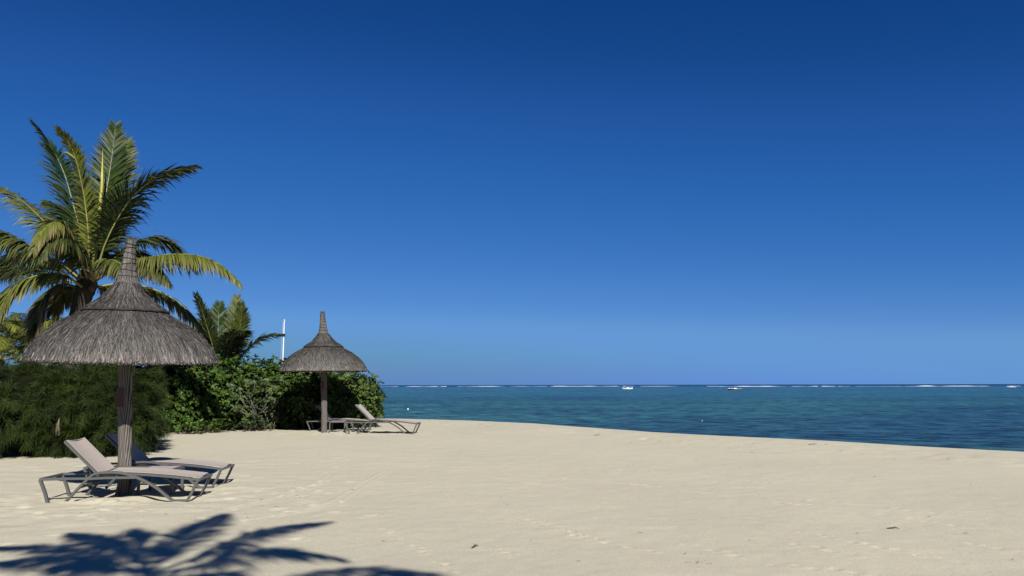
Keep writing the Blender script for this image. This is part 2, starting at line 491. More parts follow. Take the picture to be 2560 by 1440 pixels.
def line_track(pts, width, depth, lug=0.0):
    C = catmull([(p[0], p[1], 0) for p in pts], 160)[:, :2]
    T = np.gradient(C, axis=0)
    for i in range(len(C)):
        dent(C[i, 0], C[i, 1], width * (1 + lug * (i % 3 == 0)), width * 0.6, math.atan2(T[i, 1], T[i, 0]), depth * RNG.uniform(0.6, 1.3))
line_track([(-2.2, 13.2), (-2.25, 12.3), (-2.3, 10.9), (-2.35, 9.7), (-2.9, 8.6)], 0.06, 0.0042)
line_track([(-3.1, 13.6), (-3.0, 12.0), (-3.1, 10.6), (-3.5, 9.3)], 0.06, 0.0036)
line_track([(-1.95, 13.15), (-1.06, 11.1), (-0.67, 9.85), (0.30, 8.3), (0.86, 7.45)], 0.05, 0.006)
line_track([(-1.2, 13.4), (-0.3, 12.3), (0.5, 11.5), (1.5, 10.2)], 0.05, 0.005)
# a walked path coming down from the far umbrella
for (a, b_) in [((-4.75, 21.4), (-3.6, 16.2)), ((-3.6, 16.2), (-3.1, 13.8)), ((-3.1, 13.8), (-2.85, 11.5)), ((-2.85, 11.5), (-2.75, 8.7))]:
    crab_track(a, b_, 0.5, 0.09, 0.07, 0.010)
for i in range(90):
    p = RNG.normal((-5.0, 10.0), (1.6, 1.3)); dent(p[0], p[1], 0.08, 0.05, RNG.uniform(0, 3), RNG.uniform(0.004, 0.018))
for i in range(60):
    p = RNG.normal((-4.4, 22.6), (2.2, 1.1)); dent(p[0], p[1], 0.12, 0.08, RNG.uniform(0, 3), RNG.uniform(0.004, 0.02))
for i in range(90):
    k = RNG.uniform(0, 1) * 26 - 8
    y_ = np.interp(k, [c[0] for c in CREST], [c[1] for c in CREST]) - RNG.uniform(0.4, 3.2)
    dent(k, y_, 0.13, 0.09, RNG.uniform(0, 3), RNG.uniform(0.004, 0.016))
nx, ny = len(xs), len(ys)
I = np.arange(nx * ny).reshape(ny, nx)
Q = np.stack([I[:-1, :-1], I[:-1, 1:], I[1:, 1:], I[1:, :-1]], -1).reshape(-1, 4)
sand = link("beach_sand", np_mesh("beach_sand", np.stack([X, Y, Z], -1).reshape(-1, 3), [Q]), M['sand'], smooth=True)
tag(sand, kind="structure")

def sand_z(x, y):
    i = np.searchsorted(xs, x); j = np.searchsorted(ys, y)
    return float(Z[j, i])

# ------------------------------------------------------------------ sea
sx_ = np.array([-30000, -6000, -1500, -400, -100, 0, 100, 400, 1500, 6000, 30000.])
sy_ = np.array([-200, -20, 20, 60, 150, 400, 1000, 2500, 8000, 40000.])
SX, SY = np.meshgrid(sx_, sy_)
I = np.arange(SX.size).reshape(SX.shape)
Q = np.stack([I[:-1, :-1], I[:-1, 1:], I[1:, 1:], I[1:, :-1]], -1).reshape(-1, 4)
sea = link("sea", np_mesh("sea", np.stack([SX, SY, np.full(SX.shape, SEA_Z)], -1).reshape(-1, 3), [Q]), M['sea'])
tag(sea, kind="structure")

# breaking waves along the reef: irregular low ridges of foam
def surf_run(x0, x1, y0, y1, h, w):
    nn = max(12, int((x1 - x0) / 3))
    t = np.linspace(0, 1, nn)
    cx = x0 + (x1 - x0) * t; cy = y0 + (y1 - y0) * t + 6 * vnoise(cx, cx * 0, 30, 21)
    hh = 0.34 * h * (0.25 + 1.5 * np.clip(vnoise(cx, cx * 0 + 3, 16, 22) + 0.45, 0, 1)) * np.minimum(1, np.minimum(t, 1 - t) * 12 + 0.05)
    hh = hh * (0.5 + np.clip(vnoise(cx, cx * 0 + 9, 45, 23) + 0.6, 0, 1))
    prof = [(-0.5, 0.0), (-0.32, 0.45), (-0.1, 0.95), (0.08, 1.0), (0.3, 0.5), (0.5, 0.0)]
    V = []
    for (a, b_) in prof:
        V.append(np.stack([cx, cy + a * w, SEA_Z - 0.02 + b_ * hh + 0.12 * hh * vnoise(cx, cx * 0 + a * 90, 3, 25)], -1))
    V = np.stack(V, 1)
    k = len(prof)
    I = np.arange(nn * k).reshape(nn, k)
    q = np.stack([I[:-1, :-1], I[:-1, 1:], I[1:, 1:], I[1:, :-1]], -1).reshape(-1, 4)
    return V.reshape(-1, 3), q
VV, QQ, off = [], [], 0
for a in [(-345, -262, 1250, 1260, .7, 9), (-240, -190, 1260, 1255, .8, 9), (-178, -120, 1240, 1230, 1.5, 12), (-118, -108, 1230, 1230, 1.3, 9), (-92, -10, 1240, 1250, .9, 9), (-5, 60, 1250, 1240, .7, 8), (62, 178, 1240, 1225, 1.3, 12), (181, 200, 1225, 1225, 1.5, 10),
          (200, 262, 1180, 1170, .8, 8), (300, 318, 1150, 1150, .6, 8), (268, 360, 985, 975, 1.3, 11), (362, 398, 972, 968, 1.0, 9), (400, 418, 965, 965, .8, 8), (421, 436, 965, 962, 1.1, 9), (440, 500, 960, 955, .8, 8), (500, 606, 955, 945, 1.5, 12), (640, 652, 960, 960, .9, 8)]:
    v, q = surf_run(*a); VV.append(v); QQ.append(q + off); off += len(v)
surf = link("surf", np_mesh("surf", np.concatenate(VV), [np.concatenate(QQ)]), M['foam'], smooth=True)
tag(surf, "broken white lines of surf on the reef below the horizon", "surf", kind="stuff")
# ------------------------------------------------------------------ foliage builders
GREEN_D = np.array((0.012, 0.033, 0.007)); GREEN_Y = np.array((0.140, 0.162, 0.018)); BROWN = np.array((0.21, 0.15, 0.085))  # leaf tones; the dark one also paints shaded leaflets, the yellow one sunlit

def leaflet_mesh(C, T, N, S, tt, Ls, g, c, b, w=0.034, seg=(0, .28, .62, 1.0), seed=0):
    rng = np.random.default_rng(seed)
    n = len(tt)
    V, Cc, quads, tris = [], [], [], []
    for side in (-1, 1):
        sweep = 0.75 + 1.1 * tt ** 1.6 + rng.normal(0, 0.07, n)
        lift = 0.22 + rng.normal(0, 0.11, n)
        d0 = unit(S * side + T * sweep[:, None] + N * lift[:, None])
        L = Ls * rng.uniform(0.78, 1.12, n)
        gg = g * rng.uniform(0.5, 1.6, n) + 0.15 * rng.random(n) ** 3 * 4
        roll = rng.normal(0, 0.35, n)
        p = C + rng.normal(0, 0.004, C.shape)
        stations = []
        for k in range(4):
            f = seg[k]
            d = unit(d0 + np.outer(gg * f ** 1.3, (0, 0, -1)))
            if k: p = p + d * (L * (seg[k] - seg[k - 1]))[:, None]
            wv = unit(T - (T * d).sum(1, keepdims=True) * d)
            nv = np.cross(d, wv)
            wv = wv * np.cos(roll)[:, None] + nv * np.sin(roll)[:, None]
            stations.append((p, wv))
        ww = (0.30 * w, w, 0.8 * w)
        mixc = np.clip(c + rng.normal(0, 0.13, n), 0, 1)[:, None]
        base = GREEN_D * (1 - mixc) + GREEN_Y * mixc
        base = base * rng.uniform(0.75, 1.2, (n, 1))
        br = np.clip(b * rng.uniform(0, 2.0, n), 0, 1)[:, None]
        blk, colr = [], []
        for k in range(3):
            p, wv = stations[k]
            blk += [p - wv * ww[k] / 2, p + wv * ww[k] / 2]
            kb = br * (0.0, 0.12, 0.45)[k]
            cc = base * (1 - kb) + BROWN * kb
            colr += [cc, cc]
        blk.append(stations[3][0]); colr.append(base * (1 - br) + BROWN * br)
        blk = np.stack(blk, 1); colr = np.stack(colr, 1)
        o = sum(len(v) for v in V)
        i0 = o + np.arange(n) * 7
        V.append(blk.reshape(-1, 3)); Cc.append(colr.reshape(-1, 3))
        quads.append(np.stack([i0, i0 + 1, i0 + 3, i0 + 2], -1)); quads.append(np.stack([i0 + 2, i0 + 3, i0 + 5, i0 + 4], -1))
        tris.append(np.stack([i0 + 4, i0 + 5, i0 + 6], -1))
    return np.concatenate(V), np.concatenate(quads), np.concatenate(tris), np.concatenate(Cc)

def make_frond(parent, pts, L, g, c, b, n=78, r0=0.034, seed=0, w=0.034, start=0.16):
    o_ = np.array(parent.location)
    D = catmull([np.array(p) - o_ for p in pts], 60)
    seg = np.r_[0, np.cumsum(np.linalg.norm(np.diff(D, axis=0), axis=1))]
    total = seg[-1]
    tt = np.linspace(0, 1, n)
    u = start + (1 - start) * tt ** 0.95
    at = lambda q: np.stack([np.interp(q * total, seg, D[:, k]) for k in range(3)], -1)
    C = at(u)
    T = unit(at(np.minimum(u + 0.02, 1)) - at(np.maximum(u - 0.02, 0)))
    up = np.array((0, 0, 1.0)) + 0.001
    N = unit(up - (T @ up)[:, None] * T)
    S = np.cross(T, N)
    prof = np.clip(np.minimum(0.5 + tt * 2.4, 1.0) * (1 - 0.68 * np.clip((tt - 0.45) / 0.55, 0, 1) ** 1.5), 0.1, 1)
    V, q, t, cc = leaflet_mesh(C, T, N, S, tt, 1.3 * L * prof, g, c, b, w=w, seed=seed)
    mb = MB()
    qq = np.linspace(0, 0.985, 16)
    mb.tube([tuple(p) for p in at(qq)], [max(0.005, r0 * (1 - 0.85 * x ** 0.7)) for x in qq], n=6)
    fo = mb.build("frond", M['rachis'], parent, smooth=True)
    lf = link("leaflets", np_mesh("leaflets", V, [q, t], cc), M['leaf'], fo)
    lf["kind"] = "stuff"
    return fo

def make_trunk(parent, pts, rs, name="trunk", rings=True):
    o_ = np.array(parent.location)
    D = catmull([np.array(p) - o_ for p in pts], 40)
    rr = np.interp(np.linspace(0, 1, 40), np.linspace(0, 1, len(rs)), rs)
    if rings: rr = rr * (1 + 0.05 * (np.arange(40) % 3 == 0))
    mb = MB(); mb.tube([tuple(p) for p in D], list(rr), n=14)
    return mb.build(name, M['trunk'], parent, smooth=True)

def shrub_points(lumps, density, ground=None, back_keep=0.35, seed=0, zmin=0.05):
    rng = np.random.default_rng(seed)
    Ps, Ns = [], []
    Lm = np.array(lumps)
    for i, (cx, cy, cz, rx, ry, rz) in enumerate(lumps):
        area = 4 * math.pi * ((rx * ry) ** 1.6 / 3 + (rx * rz) ** 1.6 / 3 + (ry * rz) ** 1.6 / 3) ** (1 / 1.6)
        k = int(area * density)
        d = unit(rng.normal(0, 1, (k, 3)))
        p = np.array((cx, cy, cz)) + d * np.array((rx, ry, rz))
        nn = unit(d / np.array((rx, ry, rz)))
        ok = p[:, 2] > zmin + (ground_base(p[:, 0], p[:, 1]) if ground is None else ground)
        for j, q in enumerate(Lm):
            if j == i: continue
            e = (((p - q[:3]) / (q[3:] * 0.93)) ** 2).sum(1)
            ok &= e > 1
        ok &= (nn[:, 1] < 0.35) | (rng.random(k) < back_keep)
        Ps.append(p[ok]); Ns.append(nn[ok])
    return np.concatenate(Ps), np.concatenate(Ns)

def needle_foliage(Ps, Ns, per=22, length=(0.11, 0.22), w=0.0062, c0=(0.004, 0.010, 0.002), c1=(0.040, 0.062, 0.009), droop=0.28, seed=0, ids=None):
    rng = np.random.default_rng(seed)
    n = len(Ps)
    ax = unit(Ns * 0.9 + rng.normal(0, 0.12, (n, 3)))
    P = np.repeat(Ps, per, 0); A = np.repeat(ax, per, 0)
    m = len(P)
    d0 = unit(A * 0.8 + rng.normal(0, 0.52, (m, 3)))
    L = rng.uniform(*length, m)
    p0 = P + rng.normal(0, 0.025, (m, 3)) - A * 0.08
    d1 = unit(d0 + np.array((0, 0, -1)) * (droop * rng.uniform(0.4, 1.2, m))[:, None])
    d2 = unit(d1 + np.array((0, 0, -1)) * (droop * rng.uniform(0.5, 1.4, m))[:, None])
    p1 = p0 + d0 * (L * .4)[:, None]; p2 = p1 + d1 * (L * .35)[:, None]; p3 = p2 + d2 * (L * .35)[:, None]
    s = unit(np.cross(d0, rng.normal(0, 1, (m, 3))))
    V = np.stack([p0 - s * w / 2, p0 + s * w / 2, p1 - s * w / 2, p1 + s * w / 2, p2 - s * w / 2.4, p2 + s * w / 2.4, p3], 1)
    i0 = np.arange(m) * 7
    q = np.concatenate([np.stack([i0, i0 + 1, i0 + 3, i0 + 2], -1), np.stack([i0 + 2, i0 + 3, i0 + 5, i0 + 4], -1)])
    t = np.stack([i0 + 4, i0 + 5, i0 + 6], -1)
    kk = rng.random(n) if ids is None else rng.random(ids.max() + 1)[ids]
    k = np.repeat(kk, per)[:, None] * 0.65 + rng.random((m, 1)) * 0.35
    cc = np.array(c0) * (1 - k) + np.array(c1) * k
    return V.reshape(-1, 3), q, t, np.repeat(cc, 7, 0)

def sprays(Ps, Ns, nodes=9, length=(.28, .52), seed=0):
    """drooping branchlets: node points along each, with the branchlet direction as normal"""
    rng = np.random.default_rng(seed)
    n = len(Ps)
    d = unit(Ns * 0.8 + np.array((0, 0, 0.35)) + rng.normal(0, 0.38, (n, 3)))
    L = rng.uniform(*length, n)[:, None]
    p = Ps - Ns * 0.22
    oP, oN, oid = [], [], []
    for k in range(nodes):
        oP.append(p.copy()); oN.append(d.copy()); oid.append(np.arange(n))
        d = unit(d + np.array((0, 0, -0.16)))
        p = p + d * L / nodes
    return np.concatenate(oP), np.concatenate(oN), np.concatenate(oid)

def rosette_foliage(Ps, Ns, per=9, length=(0.08, 0.13), w=0.42, c0=(0.015, 0.038, 0.007), c1=(0.075, 0.132, 0.021), up=0.5, spread=0.9, jitter=0.11, seed=0):
    """rosettes of obovate leaves, each leaf folded along its midrib"""
    rng = np.random.default_rng(seed)
    n = len(Ps)
    ax = unit(Ns * 0.8 + np.array((0, 0, up)) + rng.normal(0, 0.35, (n, 3)))
    Pj = Ps + rng.normal(0, jitter, (n, 3))
    Pj = Ps + np.clip(Pj - Ps, -1.6 * jitter, 1.6 * jitter)
    P = np.repeat(Pj, per, 0); A = np.repeat(ax, per, 0)
    m = len(P)
    rad = unit(np.cross(A, rng.normal(0, 1, (m, 3))))
    d = unit(A * rng.uniform(0.25, 1.0, m)[:, None] + rad * spread)
    L = rng.uniform(*length, m)[:, None] * np.repeat(rng.uniform(0.8, 1.15, n), per)[:, None]
    s = unit(np.cross(d, A + rng.normal(0, 0.25, (m, 3))))
    nv = np.cross(s, d)
    hw = L * w / 2
    droop = np.array((0, 0, -1.0)) * L * rng.uniform(0.0, 0.28, (m, 1))
    b0 = P + d * L * 0.06
    mid = P + d * L * 0.62
    tip = P + d * L * 1.0 + droop
    lft = mid - s * hw + nv * hw * 0.35; rgt = mid + s * hw + nv * hw * 0.35
    q1 = P + d * L * 0.92 - s * hw * 0.62 + droop * .8; q2 = P + d * L * 0.92 + s * hw * 0.62 + droop * .8
    V = np.stack([b0, lft, mid, rgt, q1, tip, q2], 1)
    i0 = np.arange(m) * 7
    tri = np.concatenate([np.stack([i0, i0 + 2, i0 + 1], -1), np.stack([i0, i0 + 3, i0 + 2], -1)])
    qd = np.concatenate([np.stack([i0 + 1, i0 + 2, i0 + 5, i0 + 4], -1), np.stack([i0 + 2, i0 + 3, i0 + 6, i0 + 5], -1)])
    k = np.clip(np.repeat(rng.random(n), per)[:, None] * 0.6 + rng.random((m, 1)) * 0.4, 0, 1)
    cc = np.array(c0) * (1 - k) + np.array(c1) * k
    yl = (rng.random((m, 1)) < 0.006)
    cc = np.where(yl, np.array((0.16, 0.15, 0.03)), cc)
    return V.reshape(-1, 3), qd, tri, np.repeat(cc, 7, 0)

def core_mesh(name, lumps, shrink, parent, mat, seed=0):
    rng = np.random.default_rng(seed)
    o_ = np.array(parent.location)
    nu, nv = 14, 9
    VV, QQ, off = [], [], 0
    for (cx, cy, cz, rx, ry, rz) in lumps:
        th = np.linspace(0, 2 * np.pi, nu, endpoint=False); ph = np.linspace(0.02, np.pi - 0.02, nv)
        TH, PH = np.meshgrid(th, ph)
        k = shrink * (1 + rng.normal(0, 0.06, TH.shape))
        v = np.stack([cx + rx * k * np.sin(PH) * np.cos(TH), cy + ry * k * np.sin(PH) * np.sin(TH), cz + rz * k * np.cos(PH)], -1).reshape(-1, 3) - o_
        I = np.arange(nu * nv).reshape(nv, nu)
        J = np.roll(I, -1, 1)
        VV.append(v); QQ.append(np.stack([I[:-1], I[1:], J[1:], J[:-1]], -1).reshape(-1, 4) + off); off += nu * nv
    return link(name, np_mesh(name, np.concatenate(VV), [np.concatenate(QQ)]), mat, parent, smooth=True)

def add_foliage(parent, data, mat, name="foliage"):
    V, q, t, cc = data
    o = link(name, np_mesh(name, V - np.array(parent.location), [q, t], cc), mat, parent)
    o["kind"] = "stuff"
    return o

# ------------------------------------------------------------------ palms
BIG_PALM_FRONDS = [
    ([(-11.68,20.05,4.45), (-11.99,20.30,5.51), (-12.43,20.55,6.48), (-12.93,20.75,7.59), (-13.40,20.80,8.38), (-13.82,20.60,9.00)], dict(L=.72, g=.3, c=.0, b=.1)),
    ([(-11.52,19.90,4.43), (-11.46,19.70,5.39), (-11.53,19.50,6.45), (-11.65,19.30,7.28), (-11.74,19.05,7.81), (-11.91,18.75,8.17)], dict(L=.5, g=.2, c=.7, b=.2)),
    ([(-11.51,20.10,4.46), (-11.48,20.20,5.49), (-11.51,20.45,6.80), (-11.55,20.70,8.05), (-11.73,21.10,9.13)], dict(L=.66, g=.12, c=.08, b=.05)),
    ([(-11.52,20.20,4.48), (-11.51,20.60,5.33), (-11.48,21.00,6.71), (-11.54,21.40,7.91), (-11.66,21.70,8.87)], dict(L=.55, g=.35, c=.3, b=.2)),
    ([(-11.39,20.05,4.45), (-11.13,19.90,5.32), (-10.66,19.80,6.24), (-10.22,19.85,6.87), (-9.77,20.00,7.26), (-9.03,20.25,7.61)], dict(L=.85, g=.45, c=.05, b=.25)),
    ([(-11.47,20.20,4.42), (-11.18,20.60,5.11), (-10.79,21.00,5.61), (-10.38,21.40,5.75), (-9.90,21.80,5.41), (-9.56,22.00,5.01)], dict(L=.75, g=.7, c=.15, b=.2)),
    ([(-11.24,19.80,4.31), (-10.41,19.40,4.66), (-9.53,19.00,4.79), (-8.62,18.70,4.84), (-7.81,18.50,4.73), (-7.23,18.40,4.43), (-6.85,18.40,4.07)], dict(L=.62, g=2.0, c=.6, b=.4)),
    ([(-11.44,20.10,4.15), (-10.91,20.20,4.28), (-10.35,20.30,4.26), (-9.55,20.40,3.97), (-8.86,20.40,3.44), (-8.55,20.40,2.94), (-8.36,20.40,2.39)], dict(L=.6, g=1.8, c=.3, b=.8)),
    ([(-11.83,20.20,4.48), (-12.55,20.60,5.33), (-13.46,21.00,6.12), (-14.39,21.30,6.87), (-15.28,21.50,7.39), (-16.22,21.60,7.72)], dict(L=.66, g=.7, c=.6, b=.3)),
    ([(-11.62,19.80,4.36), (-11.54,19.20,4.97), (-11.54,18.60,5.59), (-11.53,18.10,5.50), (-11.56,17.80,5.16), (-11.55,17.60,4.73)], dict(L=.55, g=1.6, c=.6, b=.6)),
    ([(-11.74,20.00,4.28), (-12.12,19.60,4.71), (-12.65,19.20,5.13), (-13.32,18.90,5.50), (-14.02,18.70,5.61), (-14.65,18.60,5.43)], dict(L=.75, g=1.6, c=.35, b=.2)),
    ([(-11.56,19.70,4.13), (-11.70,19.20,4.35), (-12.00,18.80,4.33), (-12.26,18.40,4.13), (-12.42,18.10,3.72), (-12.54,17.90,3.06)], dict(L=.7, g=1.5, c=.65, b=.35)),
    ([(-11.79,20.10,4.07), (-12.11,19.90,4.24), (-12.37,19.70,4.08), (-12.47,19.50,3.68), (-12.49,19.40,3.19), (-12.52,19.40,2.72)], dict(L=.6, g=1.6, c=.2, b=.9)),
    ([(-11.91,20.30,4.38), (-13.00,21.00,5.00), (-14.10,21.60,5.38), (-15.34,22.20,5.39), (-16.32,22.60,5.08)], dict(L=.8, g=1.4, c=.1, b=.2)),
    ([(-11.90,20.30,4.27), (-13.02,20.90,4.58), (-14.12,21.50,4.93), (-15.35,22.10,4.98), (-16.32,22.50,4.57)], dict(L=.75, g=1.5, c=.1, b=.2)),
    ([(-11.55,20.30,4.38), (-11.51,20.90,5.04), (-11.33,21.50,5.44), (-11.09,22.10,5.37), (-10.82,22.50,4.82)], dict(L=.7, g=1.5, c=.15, b=.3)),
    ([(-11.27,19.70,4.29), (-10.65,19.10,4.68), (-10.09,18.60,4.65), (-9.52,18.10,4.27), (-9.16,17.80,3.73)], dict(L=.55, g=1.8, c=.4, b=.4)),
    ([(-11.84,20.30,4.49), (-12.59,21.00,5.64), (-13.43,21.70,6.64), (-14.39,22.40,7.18)], dict(L=.7, g=.6, c=.1, b=.2)),
    ([(-11.48,19.80,4.36), (-11.31,19.10,4.84), (-11.29,18.50,5.15), (-11.38,18.00,5.05), (-11.45,17.70,4.60)], dict(L=.6, g=1.6, c=.15, b=.3)),
    ([(-11.32,19.90,4.32), (-10.67,19.50,4.64), (-9.94,19.10,4.74), (-9.26,18.80,4.53), (-8.73,18.60,4.14)], dict(L=.65, g=1.7, c=.2, b=.4)),
    ([(-11.61,20.20,4.48), (-11.82,20.60,5.45), (-12.12,21.10,6.38), (-12.51,21.60,7.22)], dict(L=.75, g=.4, c=.05, b=.1)),
    ([(-11.81,20.20,4.20), (-12.30,20.50,4.24), (-12.74,20.70,4.04), (-12.98,20.80,3.54)], dict(L=.6, g=1.8, c=.1, b=.7)),
    ([(-11.56,20.30,4.21), (-11.46,20.90,4.33), (-11.19,21.40,4.18), (-10.90,21.70,3.69)], dict(L=.6, g=1.8, c=.1, b=.6)),
    ([(-11.70,20.40,4.51), (-11.89,21.10,5.66), (-12.05,21.80,6.66), (-12.09,22.50,7.33)], dict(L=.7, g=.6, c=.1, b=.2)),
]
SMALL_PALM_FRONDS = [
    ([(-10.75,27.50,1.90), (-10.91,27.65,2.71), (-11.07,27.85,3.47), (-11.19,28.10,4.10), (-11.34,28.50,4.65)], dict(L=.56, g=.1, c=.0, b=.05)),
    ([(-10.80,27.40,1.89), (-10.92,27.20,2.69), (-11.06,26.90,3.48), (-11.20,26.60,4.18), (-11.31,26.30,4.71)], dict(L=.46, g=.1, c=.12, b=.1)),
    ([(-10.70,27.60,1.90), (-10.61,27.80,2.72), (-10.56,28.00,3.63), (-10.57,28.20,4.34), (-10.63,28.40,4.87)], dict(L=.5, g=.1, c=.3, b=.1)),
    ([(-10.56,27.40,1.89), (-10.26,27.20,2.62), (-9.97,27.00,3.41), (-9.84,26.80,3.98), (-9.80,26.60,4.40)], dict(L=.46, g=.1, c=.3, b=.15)),
    ([(-10.62,27.30,1.82), (-10.42,27.00,2.47), (-10.10,26.60,3.02), (-9.71,26.20,3.33), (-9.30,25.80,3.38)], dict(L=.66, g=.5, c=.0, b=.1)),
    ([(-10.54,27.50,1.75), (-10.16,27.60,2.41), (-9.72,27.70,2.98), (-9.21,27.70,3.31), (-8.64,27.70,3.40)], dict(L=.55, g=.45, c=.05, b=.15)),
    ([(-10.85,27.50,1.90), (-11.14,27.50,2.56), (-11.45,27.60,3.16), (-11.76,27.70,3.69), (-12.09,27.80,4.07)], dict(L=.55, g=.3, c=.55, b=.2)),
    ([(-10.93,27.80,1.97), (-11.37,28.30,2.74), (-11.76,28.70,3.38), (-12.14,29.20,3.81)], dict(L=.6, g=.2, c=.5, b=.2)),
    ([(-10.75,27.80,1.97), (-10.68,28.30,2.74), (-10.74,28.80,3.38), (-10.85,29.30,3.81)], dict(L=.55, g=.2, c=.4, b=.2)),
]
SHADE_PALM_FRONDS = [
    ([(-0.06,-1.61,6.00), (-0.02,-1.48,6.50), (-0.06,-0.92,6.75), (-0.11,-0.02,6.80)], dict(L=.36, g=.5, c=.4, b=.2)),
    ([(-0.00,-1.68,6.00), (0.35,-1.74,6.50), (0.67,-1.43,6.90), (0.96,-1.03,7.00), (1.25,-0.62,6.90)], dict(L=.32, g=.9, c=.4, b=.2)),
    ([(-0.00,-1.61,5.90), (0.40,-1.83,6.30), (0.72,-1.58,6.50), (1.06,-1.42,6.40), (1.36,-1.17,6.00)], dict(L=.42, g=1.2, c=.4, b=.2)),
    ([(0.05,-1.66,5.80), (0.92,-2.34,6.10), (1.44,-2.20,6.30), (1.87,-1.99,6.30), (2.36,-2.01,6.10), (2.55,-2.00,5.80)], dict(L=.45, g=1.2, c=.4, b=.2)),
    ([(-0.10,-1.61,6.00), (-0.06,-1.96,6.70), (-0.17,-2.01,7.20), (-0.36,-1.91,7.50)], dict(L=.34, g=.3, c=.4, b=.2)),
    ([(-0.11,-1.61,6.00), (-0.36,-1.71,6.60), (-0.71,-1.62,6.90), (-1.19,-1.27,6.90)], dict(L=.3, g=.6, c=.4, b=.2)),
    ([(-0.10,-1.68,6.00), (-0.51,-1.80,6.50), (-1.13,-1.64,6.70), (-1.72,-1.49,6.60)], dict(L=.3, g=.8, c=.4, b=.2)),
    ([(-0.07,-1.74,6.00), (-0.49,-1.80,6.30), (-1.05,-1.72,6.40), (-1.60,-1.54,6.10)], dict(L=.36, g=1.2, c=.4, b=.2)),
    ([(-0.04,-1.73,5.90), (-0.27,-2.06,6.10), (-0.67,-2.06,6.10), (-1.21,-1.68,5.60)], dict(L=.4, g=1.4, c=.4, b=.2)),
    ([(0.01,-1.80,6.00), (-0.07,-2.34,6.60), (-0.27,-2.59,6.90), (-0.42,-2.73,6.90)], dict(L=.45, g=.9, c=.4, b=.2)),
    ([(0.04,-1.73,5.90), (0.47,-2.13,6.20), (0.73,-2.07,6.20), (0.87,-1.78,5.80)], dict(L=.45, g=1.3, c=.4, b=.2)),
    ([(0.03,-1.80,6.00), (0.55,-2.92,6.50), (0.93,-3.53,6.60), (1.09,-3.61,6.30)], dict(L=.45, g=1., c=.4, b=.2)),
    ([(-0.00,-1.80,6.00), (0.34,-2.92,6.50), (0.45,-3.53,6.60), (0.33,-3.54,6.30)], dict(L=.45, g=1., c=.4, b=.2)),
]


palm = empty("coconut_palm", (-12.0, 20.0, gz(-12.0, 20.0)))
tag(palm, "tall coconut palm with arching yellow-green fronds behind the near thatched parasol", "palm tree")
make_trunk(palm, [(-12.0, 20.0, -0.1), (-12.0, 20.0, 1.2), (-11.9, 20.0, 2.6), (-11.75, 20.0, 3.6), (-11.62, 20.0, 4.1), (-11.55, 20, 4.35)], [.24, .19, .17, .21, .25, .17])
for i, (pts, o) in enumerate(BIG_PALM_FRONDS):
    make_frond(palm, pts, seed=100 + i, n=145, r0=0.034, w=0.054, **o)
# unopened spear leaf
mb = MB(); mb.tube([(0.50, 0, 4.3), (0.60, -.05, 5.6), (0.67, -.08, 6.9), (0.63, -.1, 7.95)], [.03, .05, .045, .006], n=6)
sp = mb.build("spear_leaf", leaf := simple_mat("spear_leaf", (0.30, 0.30, 0.05), 0.5, var=0.2, scale=4), palm, smooth=True)
for k, (dx, dy, dz) in enumerate([(.66, -.2, 4.02)]):
    mb = MB()
    mb.lathe([(0.002, -.10), (.05, -.085), (.075, -.02), (.07, .05), (.04, .09), (.002, .1)], 10, (dx, dy, dz))
    mb.build("coconut", M['nut'], palm, smooth=True)
mb = MB(); mb.tube([(.05, -.3, 4.35), (-.05, -.42, 4.45), (-.20, -.5, 4.42)], [.02, .05, .008], n=6)
mb.build("spathe", M['spathe'], palm, smooth=True)
# fibrous sheath at the crown
mb = MB(); mb.lathe([(.20, -.35), (.27, -.15), (.24, .1), (.14, .35), (.03, .5)], 14, (.40, 0, 4.25))
mb.build("fibre_sheath", M['fibre'], palm, smooth=True)

sp_ = empty("young_palm", (-10.75, 27.5, gz(-10.75, 27.5)))
tag(sp_, "small palm with upright fronds rising behind the hedge between the two parasols", "palm tree")
make_trunk(sp_, [(-10.75, 27.5, -0.1), (-10.75, 27.5, 1.0), (-10.75, 27.5, 2.05)], [.16, .15, .10])
for i, (pts, o) in enumerate(SMALL_PALM_FRONDS):
    make_frond(sp_, pts, seed=200 + i, n=125, r0=0.022, w=0.052, start=0.10, **o)

shade = empty("shade_palm", (0.9, -3.4, gz(0.9, -3.4)))
tag(shade, "palm behind the viewer whose frond shadow falls on the near sand", "palm tree")
make_trunk(shade, [(0.9, -3.4, -0.1), (0.8, -3.2, 2.0), (0.45, -2.8, 4.2), (0.22, -2.35, 5.7), (0.2, -2.3, 6.1)], [.22, .16, .14, .15, .11])
for i, (pts, o) in enumerate(SHADE_PALM_FRONDS):
    make_frond(shade, pts, seed=300 + i, n=78, r0=0.028, w=0.042, **o)

def clump_palm(loc, height, nfr, length, label, seed, c=0.65, lean=0.0):
    rng = np.random.default_rng(seed)
    x, y = loc
    r = empty("background_palm", (x, y, gz(x, y)))
    tag(r, label, "palm tree", "low palms behind the needle-leaved hedge at the left")
    make_trunk(r, [(x, y, -0.1), (x, y, height * 0.5), (x + lean, y, height)], [.16, .13, .10])
    for k in range(nfr):
        a = 2 * math.pi * (k + rng.uniform(-.3, .3)) / nfr
        el = rng.uniform(0.1, 1.25)
        o_ = np.array((x + lean, y, height))
        h = np.array((math.cos(a), math.sin(a), 0))
        p1 = o_ + (h * math.cos(el) + np.array((0, 0, math.sin(el)))) * length * .4
        p2 = p1 + (h * 0.85 + np.array((0, 0, math.sin(el) * .55))) * length * .3
        p3 = p2 + (h * 0.9 - np.array((0, 0, .45))) * length * .3
        make_frond(r, [o_, p1, p2, p3], L=.5, g=1.0, c=float(np.clip(c + rng.normal(0, .15), 0, 1)), b=.25, n=84, r0=.018, seed=seed * 50 + k, w=.032)
    return r
